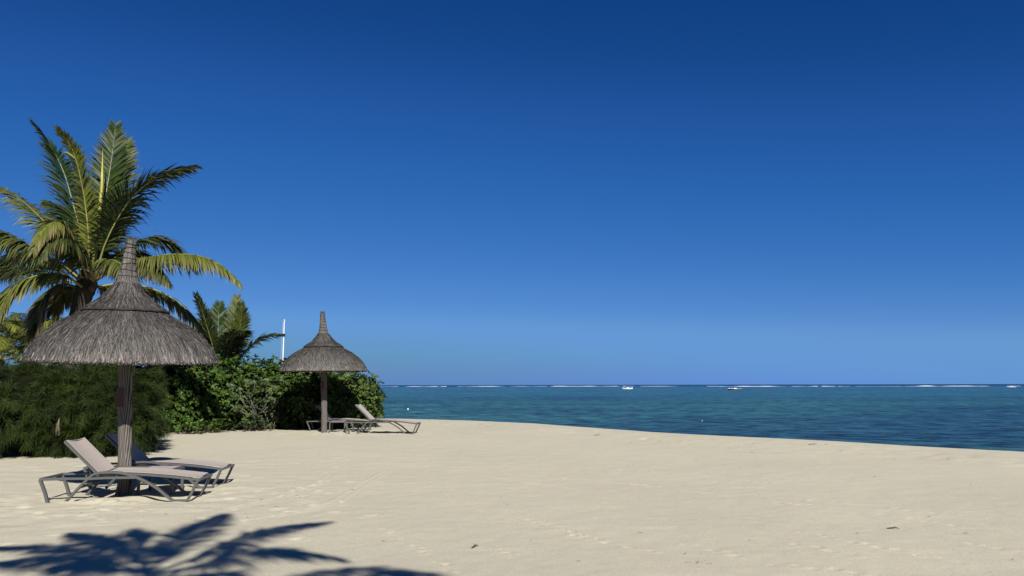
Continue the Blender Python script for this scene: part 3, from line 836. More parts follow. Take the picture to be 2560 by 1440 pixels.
clump_palm((-18.9, 27.5), 2.4, 18, 2.7, "bushy yellow-green palm at the left edge, nearest of the low palms", 11, 0.8)
clump_palm((-17.3, 29.0), 2.6, 16, 2.6, "low palm just left of the near parasol rim, behind the bushy edge palm", 12, 0.65)
clump_palm((-20.6, 31.5), 3.1, 15, 2.6, "darker low palm showing above the bushy palm at the left edge", 13, 0.3)
clump_palm((-17.6, 33.0), 3.2, 14, 2.2, "dark green low palm whose tips peek above the left slope of the near parasol", 14, 0.15)

# ------------------------------------------------------------------ needle-leaved hedge (casuarina)
def jl(rng, base, s):
    return tuple(np.array(base) + np.r_[rng.normal(0, s, 3), rng.normal(0, s * .5, 3)])

rng = np.random.default_rng(31)
lumps = []
for x in np.arange(-14.0, -8.3, 0.62):
    yb = 16.1 + 0.18 * math.sin(x * 1.3)
    lumps.append(jl(rng, (x, yb, 0.45, .65, 1.05, .55), .06))
    lumps.append(jl(rng, (x, yb + .05, 1.0, .62, 1.15, .55), .07))
    lumps.append(jl(rng, (x, yb + .35, 1.50, .6, 1.0, .48), .05))
cas = empty("casuarina_hedge", (-10.5, 16.2, gz(-10.5, 16.2)))
tag(cas, "long dark green needle-leaved hedge behind the near loungers, running off the left edge", "hedge")
Ps, Ns, Id = sprays(*shrub_points(lumps, 12, seed=32), seed=35)
add_foliage(cas, needle_foliage(Ps, Ns, per=20, seed=33, ids=Id), M['needle'])
core_mesh("shade_core", lumps, 0.74, cas, M['core'], 34)
mb = MB()
for k in range(9):
    a = np.array((-8.93, 14.80, 0.86)) - np.array((-10.5, 16.2, cas.location.z))
    d = Vector((random.uniform(-.05, .05), random.uniform(-.05, .03), -random.uniform(.24, .36)))
    mb.tube([tuple(a), tuple(Vector(a) + d * .5 + Vector((random.uniform(-.02, .02), 0, 0))), tuple(Vector(a) + d)], [.0025, .003, .0015], n=4)
mb.build("dead_tuft", simple_mat("straw_tuft", (0.17, 0.145, 0.08), 0.9), cas)
for k in range(9):
    x = -13.5 + k * .62
    mb = MB()
    mb.tube([(x + 10.5, .1, -.1), (x + 10.45, 0, .5), (x + 10.6, .1, 1.1)], [.05, .04, .02], n=6)
    mb.build("stem", M['twig'], cas, smooth=True)

lumps = []
for (x, y, z, a, b_, c_) in [(q[0] - .75,) + q[1:] for q in [(-8.35, 16.5, 1.02, .75, .9, .62), (-7.95, 16.7, 1.15, .62, .8, .55), (-8.25, 16.4, .55, .6, .8, .5), (-8.4, 17.6, .9, .7, 1.0, .7), (-8.0, 17.4, 1.35, .55, .8, .42), (-8.7, 18.3, .6, .6, .8, .55), (-8.05, 16.9, .75, .55, .8, .5), (-8.65, 16.3, 1.45, .55, .8, .38)]]:
    lumps.append((x, y, z, a, b_, c_))
cas2 = empty("casuarina_shrub", (-9.15, 17.0, gz(-9.15, 17.0)))
tag(cas2, "lighter needle-leaved shrub bulging out at the right end of the dark hedge", "shrub")
Ps, Ns, Id = sprays(*shrub_points(lumps, 14, seed=36), seed=39)
add_foliage(cas2, needle_foliage(Ps, Ns, per=20, c0=(0.007, 0.017, 0.003), c1=(0.060, 0.084, 0.012), seed=37, ids=Id), M['needle'])
core_mesh("shade_core", lumps, 0.74, cas2, M['core'], 38)
for k in range(5):
    mb = MB()
    mb.tube([(-.3 + k * .15, .2, -.1), (-.25 + k * .18, .1, .5), (-.3 + k * .25, 0, 1.0)], [.05, .04, .02], n=6)
    mb.build("stem", M['twig'], cas2, smooth=True)

# ------------------------------------------------------------------ broad-leaved hedge
def hedge_lumps(path, heights, rng, depth=.85):
    C = catmull([(p[0], p[1], h) for p, h in zip(path, heights)], int(len(path) * 3.2))
    T = unit(np.gradient(C[:, :2], axis=0))
    out = []
    for (x, y, h), t in zip(C, T):
        nx_, ny_ = t[1], -t[0]
        bx, by = x - nx_ * depth, y - ny_ * depth
        g0 = gz(x, y)
        for zz, rr, off in ((.22, .78, -.05), (.52, .86, .05), (.80, .70, -.05)):
            out.append(tuple(np.array((bx + nx_ * off, by + ny_ * off, g0 + zz * h, rr, rr, h * .26)) + np.r_[rng.normal(0, .09, 2), rng.normal(0, .04), rng.normal(0, .06, 2), rng.normal(0, .03)]))
    return out

rng = np.random.default_rng(41)
hl = hedge_lumps([(-14.5, 22.0), (-12.4, 22.2), (-10.6, 22.2), (-9.4, 23.2), (-8.5, 23.9), (-7.7, 24.2)], [2.0, 2.0, 2.02, 2.06, 2.06, 2.0], rng)
hg = empty("broadleaf_hedge", (-10.0, 23.5, gz(-10, 23.5)))
tag(hg, "clipped bright green broad-leaved hedge in the middle, between the needle shrub and the far parasol", "hedge")
Ps, Ns = shrub_points(hl, 44, seed=42, back_keep=.25)
add_foliage(hg, rosette_foliage(Ps, Ns, per=10, length=(.10, .16), seed=43), M['hedge_leaf'])
core_mesh("shade_core", hl, 0.80, hg, M['core'], 44)
hr = hedge_lumps([(-7.7, 24.2), (-6.9, 24.05), (-6.1, 24.1), (-5.45, 24.35), (-5.05, 24.8), (-4.75, 25.5)], [1.98, 1.76, 1.66, 1.68, 1.70, 1.6], rng)
hr += [(-5.5, 26.0, .75, .8, .9, .62), (-5.5, 26.0, 1.15, .72, .85, .48), (-5.75, 27.0, .85, .8, .9, .75), (-5.15, 25.25, 1.32, .58, .6, .44), (-5.75, 24.95, 1.36, .6, .6, .40), (-5.0, 25.4, .8, .5, .6, .5)]
hg2 = empty("broadleaf_hedge", (-6.0, 25.0, gz(-6.0, 25.0)))
tag(hg2, "rounded seaward end of the broad-leaved hedge behind the far parasol", "hedge")
Ps, Ns = shrub_points(hr, 46, seed=45, back_keep=.3)
add_foliage(hg2, rosette_foliage(Ps, Ns, per=10, length=(.10, .17), c0=(.015, .036, .007), c1=(.085, .128, .026), seed=46), M['hedge_leaf'])
core_mesh("shade_core", hr, 0.80, hg2, M['core'], 47)
for h_, path in ((hg, [(-11.6, 23.1), (-10.4, 23.1), (-9.6, 23.9), (-8.9, 24.6)]), (hg2, [(-6.9, 25.0), (-6.1, 25.0), (-5.6, 25.2), (-5.2, 25.9)])):
    o_ = Vector(h_.location)
    for (x, y) in path:
        for k in range(3):
            a = Vector((x + random.uniform(-.3, .3), y + random.uniform(-.2, .2), -.05))
            mb = MB()
            mb.tube([a - o_, a - o_ + Vector((random.uniform(-.2, .2), random.uniform(-.2, .1), .5)), a - o_ + Vector((random.uniform(-.3, .3), random.uniform(-.3, .1), 1.0))], [.035, .028, .015], n=6)
            mb.build("stem", M['twig'], h_, smooth=True)

# grey-green heliotrope bush with bare forked branches
hel = empty("heliotrope_bush", (-8.15, 23.85, gz(-8.15, 23.85)))
tag(hel, "grey-green bush with forked bare branches and pale flower heads in front of the hedge", "shrub")
o_ = Vector(hel.location)
tips = []
rng = np.random.default_rng(51)
for k in range(8):
    mb = MB()
    b0 = Vector((rng.uniform(-.5, .6), rng.uniform(-.05, .3), -.05))
    t1 = b0 + Vector((rng.uniform(-.35, .35), rng.uniform(-.35, .0), rng.uniform(.35, .65)))
    mb.tube([b0, (b0 + t1) / 2 + Vector((rng.uniform(-.06, .06), 0, .05)), t1], [.03, .026, .02], n=6)
    for j in range(4):
        t2 = t1 + Vector((rng.uniform(-.5, .5), rng.uniform(-.35, .1), rng.uniform(.1, .75)))
        mb.tube([t1, (t1 + t2) / 2 + Vector((0, 0, -.04)), t2], [.018, .014, .009], n=5)
        tips.append(np.array(t2 + o_))
    mb.build("branch", M['twig_pale'], hel, smooth=True)
for k in range(130):
    tips.append(np.array((rng.uniform(-8.95, -7.35), rng.uniform(23.55, 24.2), rng.uniform(.12, 1.55))) + np.array((0, 0, gz(-8, 24))))
tips = np.array(tips)
add_foliage(hel, rosette_foliage(tips, np.tile((0.1, -.5, .6), (len(tips), 1)), per=13, length=(.14, .22), w=.34, c0=(.020, .036, .012), c1=(.066, .092, .034), spread=1.1, seed=52), M['grey_leaf'])
for (x, y, z) in [(-8.35, 23.35, 1.62), (-8.1, 23.4, 1.58), (-7.75, 23.6, 1.65), (-8.75, 23.3, 1.48), (-8.5, 23.3, 1.36), (-9.2, 23.3, 1.5), (-7.45, 24.0, 1.63)]:
    mb = MB()
    c0 = Vector((x, y, z)) - o_
    mb.tube([c0 + Vector((0, .12, -.25)), c0 + Vector((0, .04, -.06)), c0], [.008, .006, .005], n=4)
    for k in range(16):
        d = Vector((random.gauss(0, .045), random.gauss(0, .045), random.gauss(.015, .02)))
        mb.tube([c0, c0 + d * .6 + Vector((0, 0, .03)), c0 + d * 1.3], [.004, .008, .004], n=4)
    mb.build("flower_head", leaf_fl := bpy.data.materials.get("pale_flower") or simple_mat("pale_flower", (.15, .185, .12), .8), hel)

def sprig(x, y, n, s, h, label, seed, c0=(.016, .042, .007), c1=(.075, .13, .02)):
    rng = np.random.default_rng(seed)
    r = empty("beach_shrub_seedling", (x, y, gz(x, y)))
    tag(r, label, "plant", "low leafy plants along the foot of the hedges")
    P = np.stack([x + rng.normal(0, s, n), y + rng.normal(0, s * .6, n), gz(x, y) + rng.uniform(.04, h, n)], -1)
    add_foliage(r, rosette_foliage(P, np.tile((0, -.3, .8), (n, 1)), per=10, length=(.12, .18), c0=c0, c1=c1, seed=seed), M['hedge_leaf'])
    mb = MB()
    for p in P:
        mb.tube([((p[0] - x) * .4, (p[1] - y) * .4, -.03), tuple(p - np.array(r.location))], [.008, .005], n=4)
    mb.build("stems", M['twig'], r)
sprig(-8.95, 17.6, 14, .16, .22, "bright leafy seedling on the sand at the foot of the needle shrub", 61)
sprig(-8.9, 22.6, 26, .22, .32, "low leafy plant at the hedge foot left of the grey-green bush", 62)
sprig(-9.6, 22.1, 26, .28, .30, "low leafy plant spreading in the left corner of the broad-leaved hedge", 63)
sprig(-7.95, 23.3, 30, .32, .32, "low grey-green plant under the forked branches", 64, (.022, .04, .015), (.075, .10, .04))
sprig(-7.25, 24.2, 12, .16, .42, "small yellow-leaved sprig right of the grey-green bush", 65, (.03, .055, .012), (.11, .14, .03))
# ------------------------------------------------------------------ thatched parasols
PROF = [(1.36, 1.845), (1.345, 1.89), (1.30, 1.985), (1.20, 2.12), (1.05, 2.26), (0.86, 2.39), (0.70, 2.475), (0.56, 2.55), (0.36, 2.69), (0.24, 2.82), (0.155, 2.95), (0.115, 3.10), (0.092, 3.28), (0.075, 3.45), (0.064, 3.60)]

def prof_at(P, u):
    P = np.array(P); s = np.r_[0, np.cumsum(np.linalg.norm(np.diff(P, axis=0), axis=1))]
    return np.interp(u * s[-1], s, P[:, 0]), np.interp(u * s[-1], s, P[:, 1]), s[-1]

def straw_mesh(name, P, n, rng, ln=(.25, .55), w=0.011, lift=(0.004, 0.022), c0=(.055, .05, .046), c1=(.30, .27, .235), u_range=(0, 1), fringe=0.0, bend=None, wob=0.03, dark_top=0.0):
    P = np.array(P)
    total = prof_at(P, np.array([0.]))[2]
    # sample start (upper) position weighted by radius
    uu = rng.uniform(u_range[0], u_range[1], n * 4)
    rr = prof_at(P, uu)[0]
    uu = uu[rng.random(len(uu)) < rr / P[:, 0].max()][:n]
    n = len(uu)
    th = rng.uniform(0, 2 * np.pi, n)
    L = rng.uniform(*ln, n) / total
    slant = rng.normal(0, wob, n)
    lf = rng.uniform(*lift, n)
    V = []
    ks = 5
    for k in range(ks):
        f = k / (ks - 1)
        u = uu - L * f                     # u=0 is the rim
        over = np.maximum(-u, 0) * total
        over = np.minimum(over, fringe * rng.uniform(.2, 1, n))
        r, z, _ = prof_at(P, np.maximum(u, 0))
        z = z - over; r = r + over * .15
        a = th + slant * f / np.maximum(r, .15) + 0.006 * rng.normal(0, 1, n) / np.maximum(r, .1)
        rr = r + lf * (0.3 + 0.9 * f)
        zz = z + lf * 0.7
        cx = np.cos(a); sy = np.sin(a)
        c = np.stack([rr * cx, rr * sy, zz], -1)
        t = np.stack([-sy, cx, np.zeros(n)], -1)
        ro = rng.normal(0, .5, n)
        nrm = np.stack([cx * .6, sy * .6, np.full(n, .8)], -1)
        wv = (t * np.cos(ro)[:, None] + nrm * np.sin(ro)[:, None]) * (w / 2 * (1.0 if k < ks - 1 else .55))
        V += [c - wv, c + wv]
    V = np.stack(V, 1)
    if bend is not None: V = bend(V)
    i0 = np.arange(n) * ks * 2
    q = np.concatenate([np.stack([i0 + 2 * k, i0 + 2 * k + 1, i0 + 2 * k + 3, i0 + 2 * k + 2], -1) for k in range(ks - 1)])
    m = rng.random((n, 1)) ** 1.5
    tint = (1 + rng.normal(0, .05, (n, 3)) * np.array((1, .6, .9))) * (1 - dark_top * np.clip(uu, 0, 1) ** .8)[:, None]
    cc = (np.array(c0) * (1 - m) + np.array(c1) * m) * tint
    return np_mesh(name, V.reshape(-1, 3), [q], np.repeat(cc, ks * 2, 0))

def lathe_skin(P, thick, n=72, wob=.012, rng=None, bend=None):
    """closed shell: outer profile P (rim first) and an inner copy"""
    outer = list(P); inner = [(max(.01, r - thick * .35), z - thick) for r, z in reversed(P)]
    pr = outer + inner
    V = []
    for r, z in pr:
        a = np.linspace(0, 2 * np.pi, n, endpoint=False)
        k = 1 + (rng.normal(0, wob, n) if rng is not None else 0)
        V.append(np.stack([r * k * np.cos(a), r * k * np.sin(a), np.full(n, z) + (rng.normal(0, wob * .6, n) if rng is not None else 0)], -1))
    V = np.stack(V, 0)
    if bend is not None: V = bend(V)
    m = len(pr)
    I = np.arange(m * n).reshape(m, n); J = np.roll(I, -1, 1)
    q = np.concatenate([np.stack([I[:-1], J[:-1], J[1:], I[1:]], -1).reshape(-1, 4), np.stack([I[-1], J[-1], J[0], I[0]], -1)])
    return V.reshape(-1, 3), q

def make_parasol(loc, K, sh, tl, label, seed, spire_dx, plate_z):
    """K canopy radius factor, sh (x,y) lean of the pole per metre, tl (x,y) tilt of the canopy"""
    rng = np.random.default_rng(seed)
    z0 = gz(loc[0], loc[1])
    r = empty("thatched_parasol", (loc[0], loc[1], z0))
    tag(r, label, "parasol", "thatched parasols on timber poles")
    def bend(V):
        W = V.copy(); k = np.clip((V[..., 2] - 2.5) / 1.1, 0, None)
        W[..., 0] += sh[0] * V[..., 2] + spire_dx * k ** 1.6
        W[..., 1] += sh[1] * V[..., 2]
        W[..., 2] += tl[0] * V[..., 0] + tl[1] * V[..., 1]
        return W
    def bp(p): return tuple(bend(np.array([p], float))[0])
    PF = [(r_ * K, z_) for r_, z_ in PROF]
    # pole
    pts = [(0.0, 0, -.25), (0, 0, .02), (.004, 0, .6), (0, .003, 1.2), (.0, 0, 1.75), (0, 0, 2.45)]
    mb = MB(); D = np.array([(p[0] + sh[0] * p[2], p[1] + sh[1] * p[2], p[2]) for p in catmull(pts, 26)])
    mb.tube([tuple(p) for p in D], [.089 * (1 + .03 * math.sin(i * 1.7) * .6) for i in range(26)], n=18)
    mb.build("pole", M['timber'], r, smooth=True)
    # lower skirt, upper cape, spire
    low = PF[:8]; cape = [(r_ * K, z_) for r_, z_ in [(0.585, 2.556), (0.57, 2.585), (0.36, 2.715), (0.245, 2.84), (.165, 2.96)]]; spi = PF[9:]
    V, q = lathe_skin(low, .035, rng=rng, bend=bend)
    can = link("canopy_skirt", np_mesh("canopy_skirt", V, [q]), M['thatch'], r, smooth=True)
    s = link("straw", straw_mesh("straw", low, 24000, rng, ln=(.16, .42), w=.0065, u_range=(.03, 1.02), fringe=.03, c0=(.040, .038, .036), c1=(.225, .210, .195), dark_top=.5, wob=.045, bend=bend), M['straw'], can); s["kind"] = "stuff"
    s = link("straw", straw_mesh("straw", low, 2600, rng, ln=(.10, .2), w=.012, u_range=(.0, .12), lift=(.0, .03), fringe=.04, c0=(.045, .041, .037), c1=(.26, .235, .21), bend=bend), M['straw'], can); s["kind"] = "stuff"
    V, q = lathe_skin(cape, .03, rng=rng, bend=bend)
    cp = link("canopy_cape", np_mesh("canopy_cape", V, [q]), M['thatch'], r, smooth=True)
    s = link("straw", straw_mesh("straw", cape, 4500, rng, w=.0085, ln=(.15, .35), u_range=(.02, 1.0), fringe=.035, c0=(.02, .019, .018), c1=(.115, .108, .10), bend=bend), M['straw'], cp); s["kind"] = "stuff"
    V, q = lathe_skin(spi, .02, n=32, rng=rng, bend=bend)
    sp = link("spire", np_mesh("spire", V, [q]), M['thatch'], r, smooth=True)
    s = link("straw", straw_mesh("straw", spi, 2600, rng, ln=(.15, .4), w=.008, lift=(.001, .008), u_range=(.05, 1.0), c0=(.035, .032, .030), c1=(.19, .175, .16), bend=bend, wob=.01), M['straw'], sp); s["kind"] = "stuff"
    # ragged straw ends on top
    mb = MB()
    for k in range(60):
        a = rng.uniform(0, 6.28); q_ = rng.uniform(0, .055)
        top = 3.6
        bx = bend(np.array([[q_ * math.cos(a), q_ * math.sin(a), top - .06]]))[0]
        d = np.array((math.cos(a) * .025, math.sin(a) * .025, rng.uniform(.06, .11)))
        mb.tube([tuple(bx), tuple(bx + d)], [.006, .003], n=4)
    mb.build("spire_tip", M['thatch'], sp)
    # dark rope under the cape edge and wires up the spire
    def ring(rad, z, tr, name, tiltx=0.0, wob=0.0, parent=sp):
        mb = MB()
        P_ = []
        for k in range(37):
            a = 2 * math.pi * k / 36
            p = np.array([[rad * math.cos(a), rad * math.sin(a), z + tiltx * math.cos(a) + wob * rng.normal()]])
            P_.append(tuple(bend(p)[0]))
        mb.tube(P_, tr, n=5)
        mb.build(name, M['wire'], parent, smooth=True)
    ring(.612 * K + .012, 2.556, .019, "ridge_rope", 0, .006, cp)
    for z in (2.955, 3.06, 3.15, 3.235, 3.32, 3.40, 3.47, 3.53):
        rad = float(np.interp(z, [p[1] for p in PF], [p[0] for p in PF])) + .010
        ring(rad, z, .0055, "binding_wire", rng.uniform(-.018, .018), .002)
    for k in range(6):
        a0 = k * math.pi / 3 + .3
        pts = []
        for f in np.linspace(0, 1, 9):
            z = 2.94 - .26 * f; a = a0 + (.9 if k % 2 else -.9) * f
            rad = float(np.interp(z, [2.585 + 0, 2.715, 2.84, 2.96], [.57 * K, .36 * K, .245 * K, .165 * K])) + .016
            pts.append(tuple(bend(np.array([[rad * math.cos(a), rad * math.sin(a), z + .01]]))[0]))
        mb = MB(); mb.tube(pts, .004, n=4); mb.build("binding_wire", M['wire'], cp)
    # rafters underneath
    for k in range(8):
        a = k * math.pi / 4 + .2
        pts = [bp((rr * K * math.cos(a), rr * K * math.sin(a), zz)) for rr, zz in ((.07, 2.38), (.55, 2.32), (.95, 2.13), (1.24, 1.84))]
        mb = MB(); mb.tube(pts, .022, n=6); mb.build("rafter", M['timber'], r, smooth=True)
    mb = MB()
    mb.tube([bp((1.2 * K * math.cos(2 * math.pi * k / 32), 1.2 * K * math.sin(2 * math.pi * k / 32), 1.87)) for k in range(33)], .016, n=6)
    mb.build("hoop", M['timber'], r, smooth=True)
    # small dark red board on the pole
    mb = MB(); mb.box((-.03 + sh[0] * plate_z, -.096 + sh[1] * plate_z, plate_z), (.105, .014, .26))
    mb.build("notice_board", M['board'], r, bevel=.003)
    # block nailed at the foot of the pole
    mb = MB(); mb.tube([(-.05, -.105, -.05), (-.035, -.10, .10), (-.02, -.095, .22)], [.035, .028, .012], n=6)
    mb.build("foot_wedge", M['timber'], r)
    return r

make_parasol((-5.40, 10.58), .893, (-.052, -.01), (-.022, .035), "large thatched parasol on the left, over the near pair of loungers", 71, .07, 1.33)
make_parasol((-5.62, 22.5), .935, (-.038, 0), (.004, .012), "farther thatched parasol standing in front of the hedge end", 72, -.03, 1.40)

# ------------------------------------------------------------------ sun loungers
def arc_pts(pts, n): return [tuple(p) for p in catmull(pts, n)]

def make_lounger(loc, yaw, label, W=.58, size=1.0):
    """u along the length (head 0 .. foot 2), v across, z up; origin at the head end, near side"""
    x, y = loc
    c, s = math.cos(yaw), math.sin(yaw)
    g_ = [gz(x + c * u - s * v, y + s * u + c * v) for u in (.1, 1.8) for v in (0, W)]
    r = empty("sun_lounger", (x, y, sum(g_) / 4 - .006), (0, 0, yaw))
    r.scale = (size,) * 3
    tag(r, label, "sun lounger", "grey framed sling loungers under the parasols")
    for v in (0.0, W):
        sgn = 1 if v > 0 else -1
        # continuous bent side frame: foot, arch over the rail, down to the runner and up to the foot bar
        arch = arc_pts([(.32, v, .01), (.455, v, .165), (.57, v, .29), (.66, v, .362), (.81, v, .382), (1.005, v, .368), (1.21, v, .303), (1.43, v, .185), (1.555, v, .085), (1.645, v, .015)], 34)
        arch += [(1.67, v, .006), (1.82, v, .006), (1.845, v, .02), (1.90, v, .13), (1.955, v, .262)]
        mb = MB(); mb.tube(arch, 0, flat=(.032, .046), ref=(0, 1, 0)); mb.build("side_frame", M['alu'], r, smooth=False)
        # lower head rail and head leg
        mb = MB(); mb.tube([(-.01, v, .305), (.3, v, .308), (.62, v, .306), (.80, v, .312), (1.18, v, .312)], 0, flat=(.032, .048), ref=(0, 1, 0)); mb.build("head_rail", M['alu'], r)
        mb = MB(); mb.tube([(-.005, v, .30), (.06, v, .15), (.115, v, -.005)], 0, flat=(.034, .05), ref=(0, 1, 0)); mb.build("leg", M['alu'], r)
        # curved seat rail
        vi = v - sgn * .03
        mb = MB(); mb.tube(arc_pts([(.68, vi, .355), (.95, vi, .358), (1.24, vi, .345), (1.58, vi, .315), (1.965, vi, .268)], 14), 0, flat=(.03, .05), ref=(0, 1, 0)); mb.build("seat_rail", M['alu'], r)
        # backrest rail
        mb = MB(); mb.tube([(.70, vi, .345), (.255, vi, .775)], 0, flat=(.03, .052), ref=(0, 1, 0)); mb.build("back_rail", M['alu'], r)
        # prop that holds the back up
        mb = MB(); mb.tube([(.52, vi - sgn * .05, .50), (.60, vi - sgn * .05, .30), (.42, vi - sgn * .05, .245)], 0, flat=(.014, .022), ref=(0, 1, 0)); mb.build("back_prop", M['alu_dark'], r)
        mb = MB(); mb.tube([(.34, vi - sgn * .02, .285), (.42, vi - sgn * .02, .25), (.52, vi - sgn * .02, .25), (.62, vi - sgn * .02, .285)], 0, flat=(.012, .03), ref=(0, 1, 0)); mb.build("ratchet", M['alu_dark'], r)
        mb = MB(); mb.box((.70, v - sgn * .008, .35), (.05, .05, .05)); mb.build("hinge", M['alu_dark'], r, bevel=.008)
    # cross bars
    for (u, z, nm) in ((-.005, .305, "head_bar"), (1.965, .268, "foot_bar"), (1.18, .312, "cross_bar"), (.62, .300, "cross_bar"), (.49, .20, "cross_bar")):
        mb = MB(); mb.tube([(u, 0.0, z), (u, W, z)], 0, flat=(.034, .03)); mb.build(nm, M['alu'], r)
    mb = MB(); mb.tube([(.255, .03, .775), (.262, W * .3, .767), (.265, W / 2, .765), (.262, W * .7, .767), (.255, W - .03, .775)], 0, flat=(.034, .03)); mb.build("back_top_bar", M['alu'], r)
    # slings: slightly sagging sheets with thickness
    def sheet(name, curve, sag):
        nv = 9
        V, F = [], []
        for top in (0, 1):
            for (u, z) in curve:
                for j in range(nv):
                    f = j / (nv - 1)
                    V.append((u, .035 + (W - .07) * f, z + .012 - top * .006 - sag * math.sin(math.pi * f)))
        m = len(curve)
        for k in range(m - 1):
            for j in range(nv - 1):
                a = k * nv + j
                F.append((a, a + 1, a + nv + 1, a + nv)); b_ = a + m * nv
                F.append((b_, b_ + nv, b_ + nv + 1, b_ + 1))
        for k in range(m - 1):
            for j in (0, nv - 1):
                a = k * nv + j; F.append((a, a + nv, a + nv + m * nv, a + m * nv) if j == 0 else (a, a + m * nv, a + nv + m * nv, a + nv))
        for k in (0, m - 1):
            for j in range(nv - 1):
                a = k * nv + j; F.append((a, a + m * nv, a + 1 + m * nv, a + 1) if k == 0 else (a, a + 1, a + 1 + m * nv, a + m * nv))
        mb = MB(); mb.add(V, F); mb.build(name, M['sling'], r, smooth=False)
    seat = [(p[0], p[2] + .016) for p in catmull([(.74, 0, .36), (.95, 0, .358), (1.24, 0, .345), (1.58, 0, .315), (1.93, 0, .275)], 16)]
    sheet("seat_sling", seat, .012)
    sheet("back_sling", [(.70 + (.262 - .70) * f - .0, .363 + (.790 - .363) * f) for f in np.linspace(.03, .995, 9)], .016)
    return r

make_lounger((-6.095, 9.80), R(6.0), "sunlit lounger nearest the camera, in front of the near parasol pole")
make_lounger((-6.28, 11.12), R(4.0), "lounger behind the near parasol pole with its backrest in shade")
make_lounger((-4.88, 22.0), R(-2.0), "farthest right lounger, reaching out from the far parasol towards the sea", size=1.07)
make_lounger((-6.32, 23.15), R(5.0), "lounger behind the far parasol pole, its raised back in deep shade")

def make_table(loc, yaw, label, w=.48, h=.345):
    x, y = loc
    r = empty("side_table", (x, y, gz(x, y) - .006), (0, 0, yaw))
    tag(r, label, "side table", "square side tables beside the parasol poles")
    mb = MB(); mb.box((0, 0, h - .006), (w - .05, w - .05, .012)); mb.build("table_top", M['tabletop'], r, bevel=.002)
    for sx in (-1, 1):
        mb = MB(); mb.box((sx * (w / 2 - .0175), 0, h - .018), (.035, w, .042)); mb.build("apron", M['alu'], r, bevel=.003)
        mb = MB(); mb.box((0, sx * (w / 2 - .0165), h - .019), (w - .071, .033, .040)); mb.build("apron", M['alu'], r, bevel=.003)
        for sy in (-1, 1):
            mb = MB(); mb.box((sx * (w / 2 - .0185), sy * (w / 2 - .0185), (h - .04) / 2 - .01), (.036, .036, h - .0395)); mb.build("leg", M['alu'], r, bevel=.003)
    return r
make_table((-5.00, 10.80), R(6), "low square table between the two near loungers, beside the pole")
make_table((-5.23, 22.62), R(4), "low square table right of the far parasol pole")

# ------------------------------------------------------------------ mast behind the hedge
mz = gz(-8.95, 29)
mast = empty("mast", (-8.95, 29.0, mz))
tag(mast, "thin white mast rising behind the hedge left of the far parasol", "mast")
mb = MB(); mb.tube([(0, 0, -.2), (0, 0, 2.0), (0.0, 0, 3.93)], [.04, .030, .022], n=10); mb.build("pole", M['mast'], mast, smooth=True)
mb = MB(); mb.tube([(-.05, 0, 3.92), (.05, 0, 3.92)], [.014, .014], n=8); mb.tube([(0, 0, 3.9), (0, 0, 3.97)], [.03, .02], n=8); mb.build("masthead", M['mast'], mast, smooth=True)
mb = MB(); mb.tube([(-.11, 0, .3), (-.09, 0, 2.2), (-.05, 0, 3.9)], .004, n=5); mb.build("halyard", M['mast'], mast)

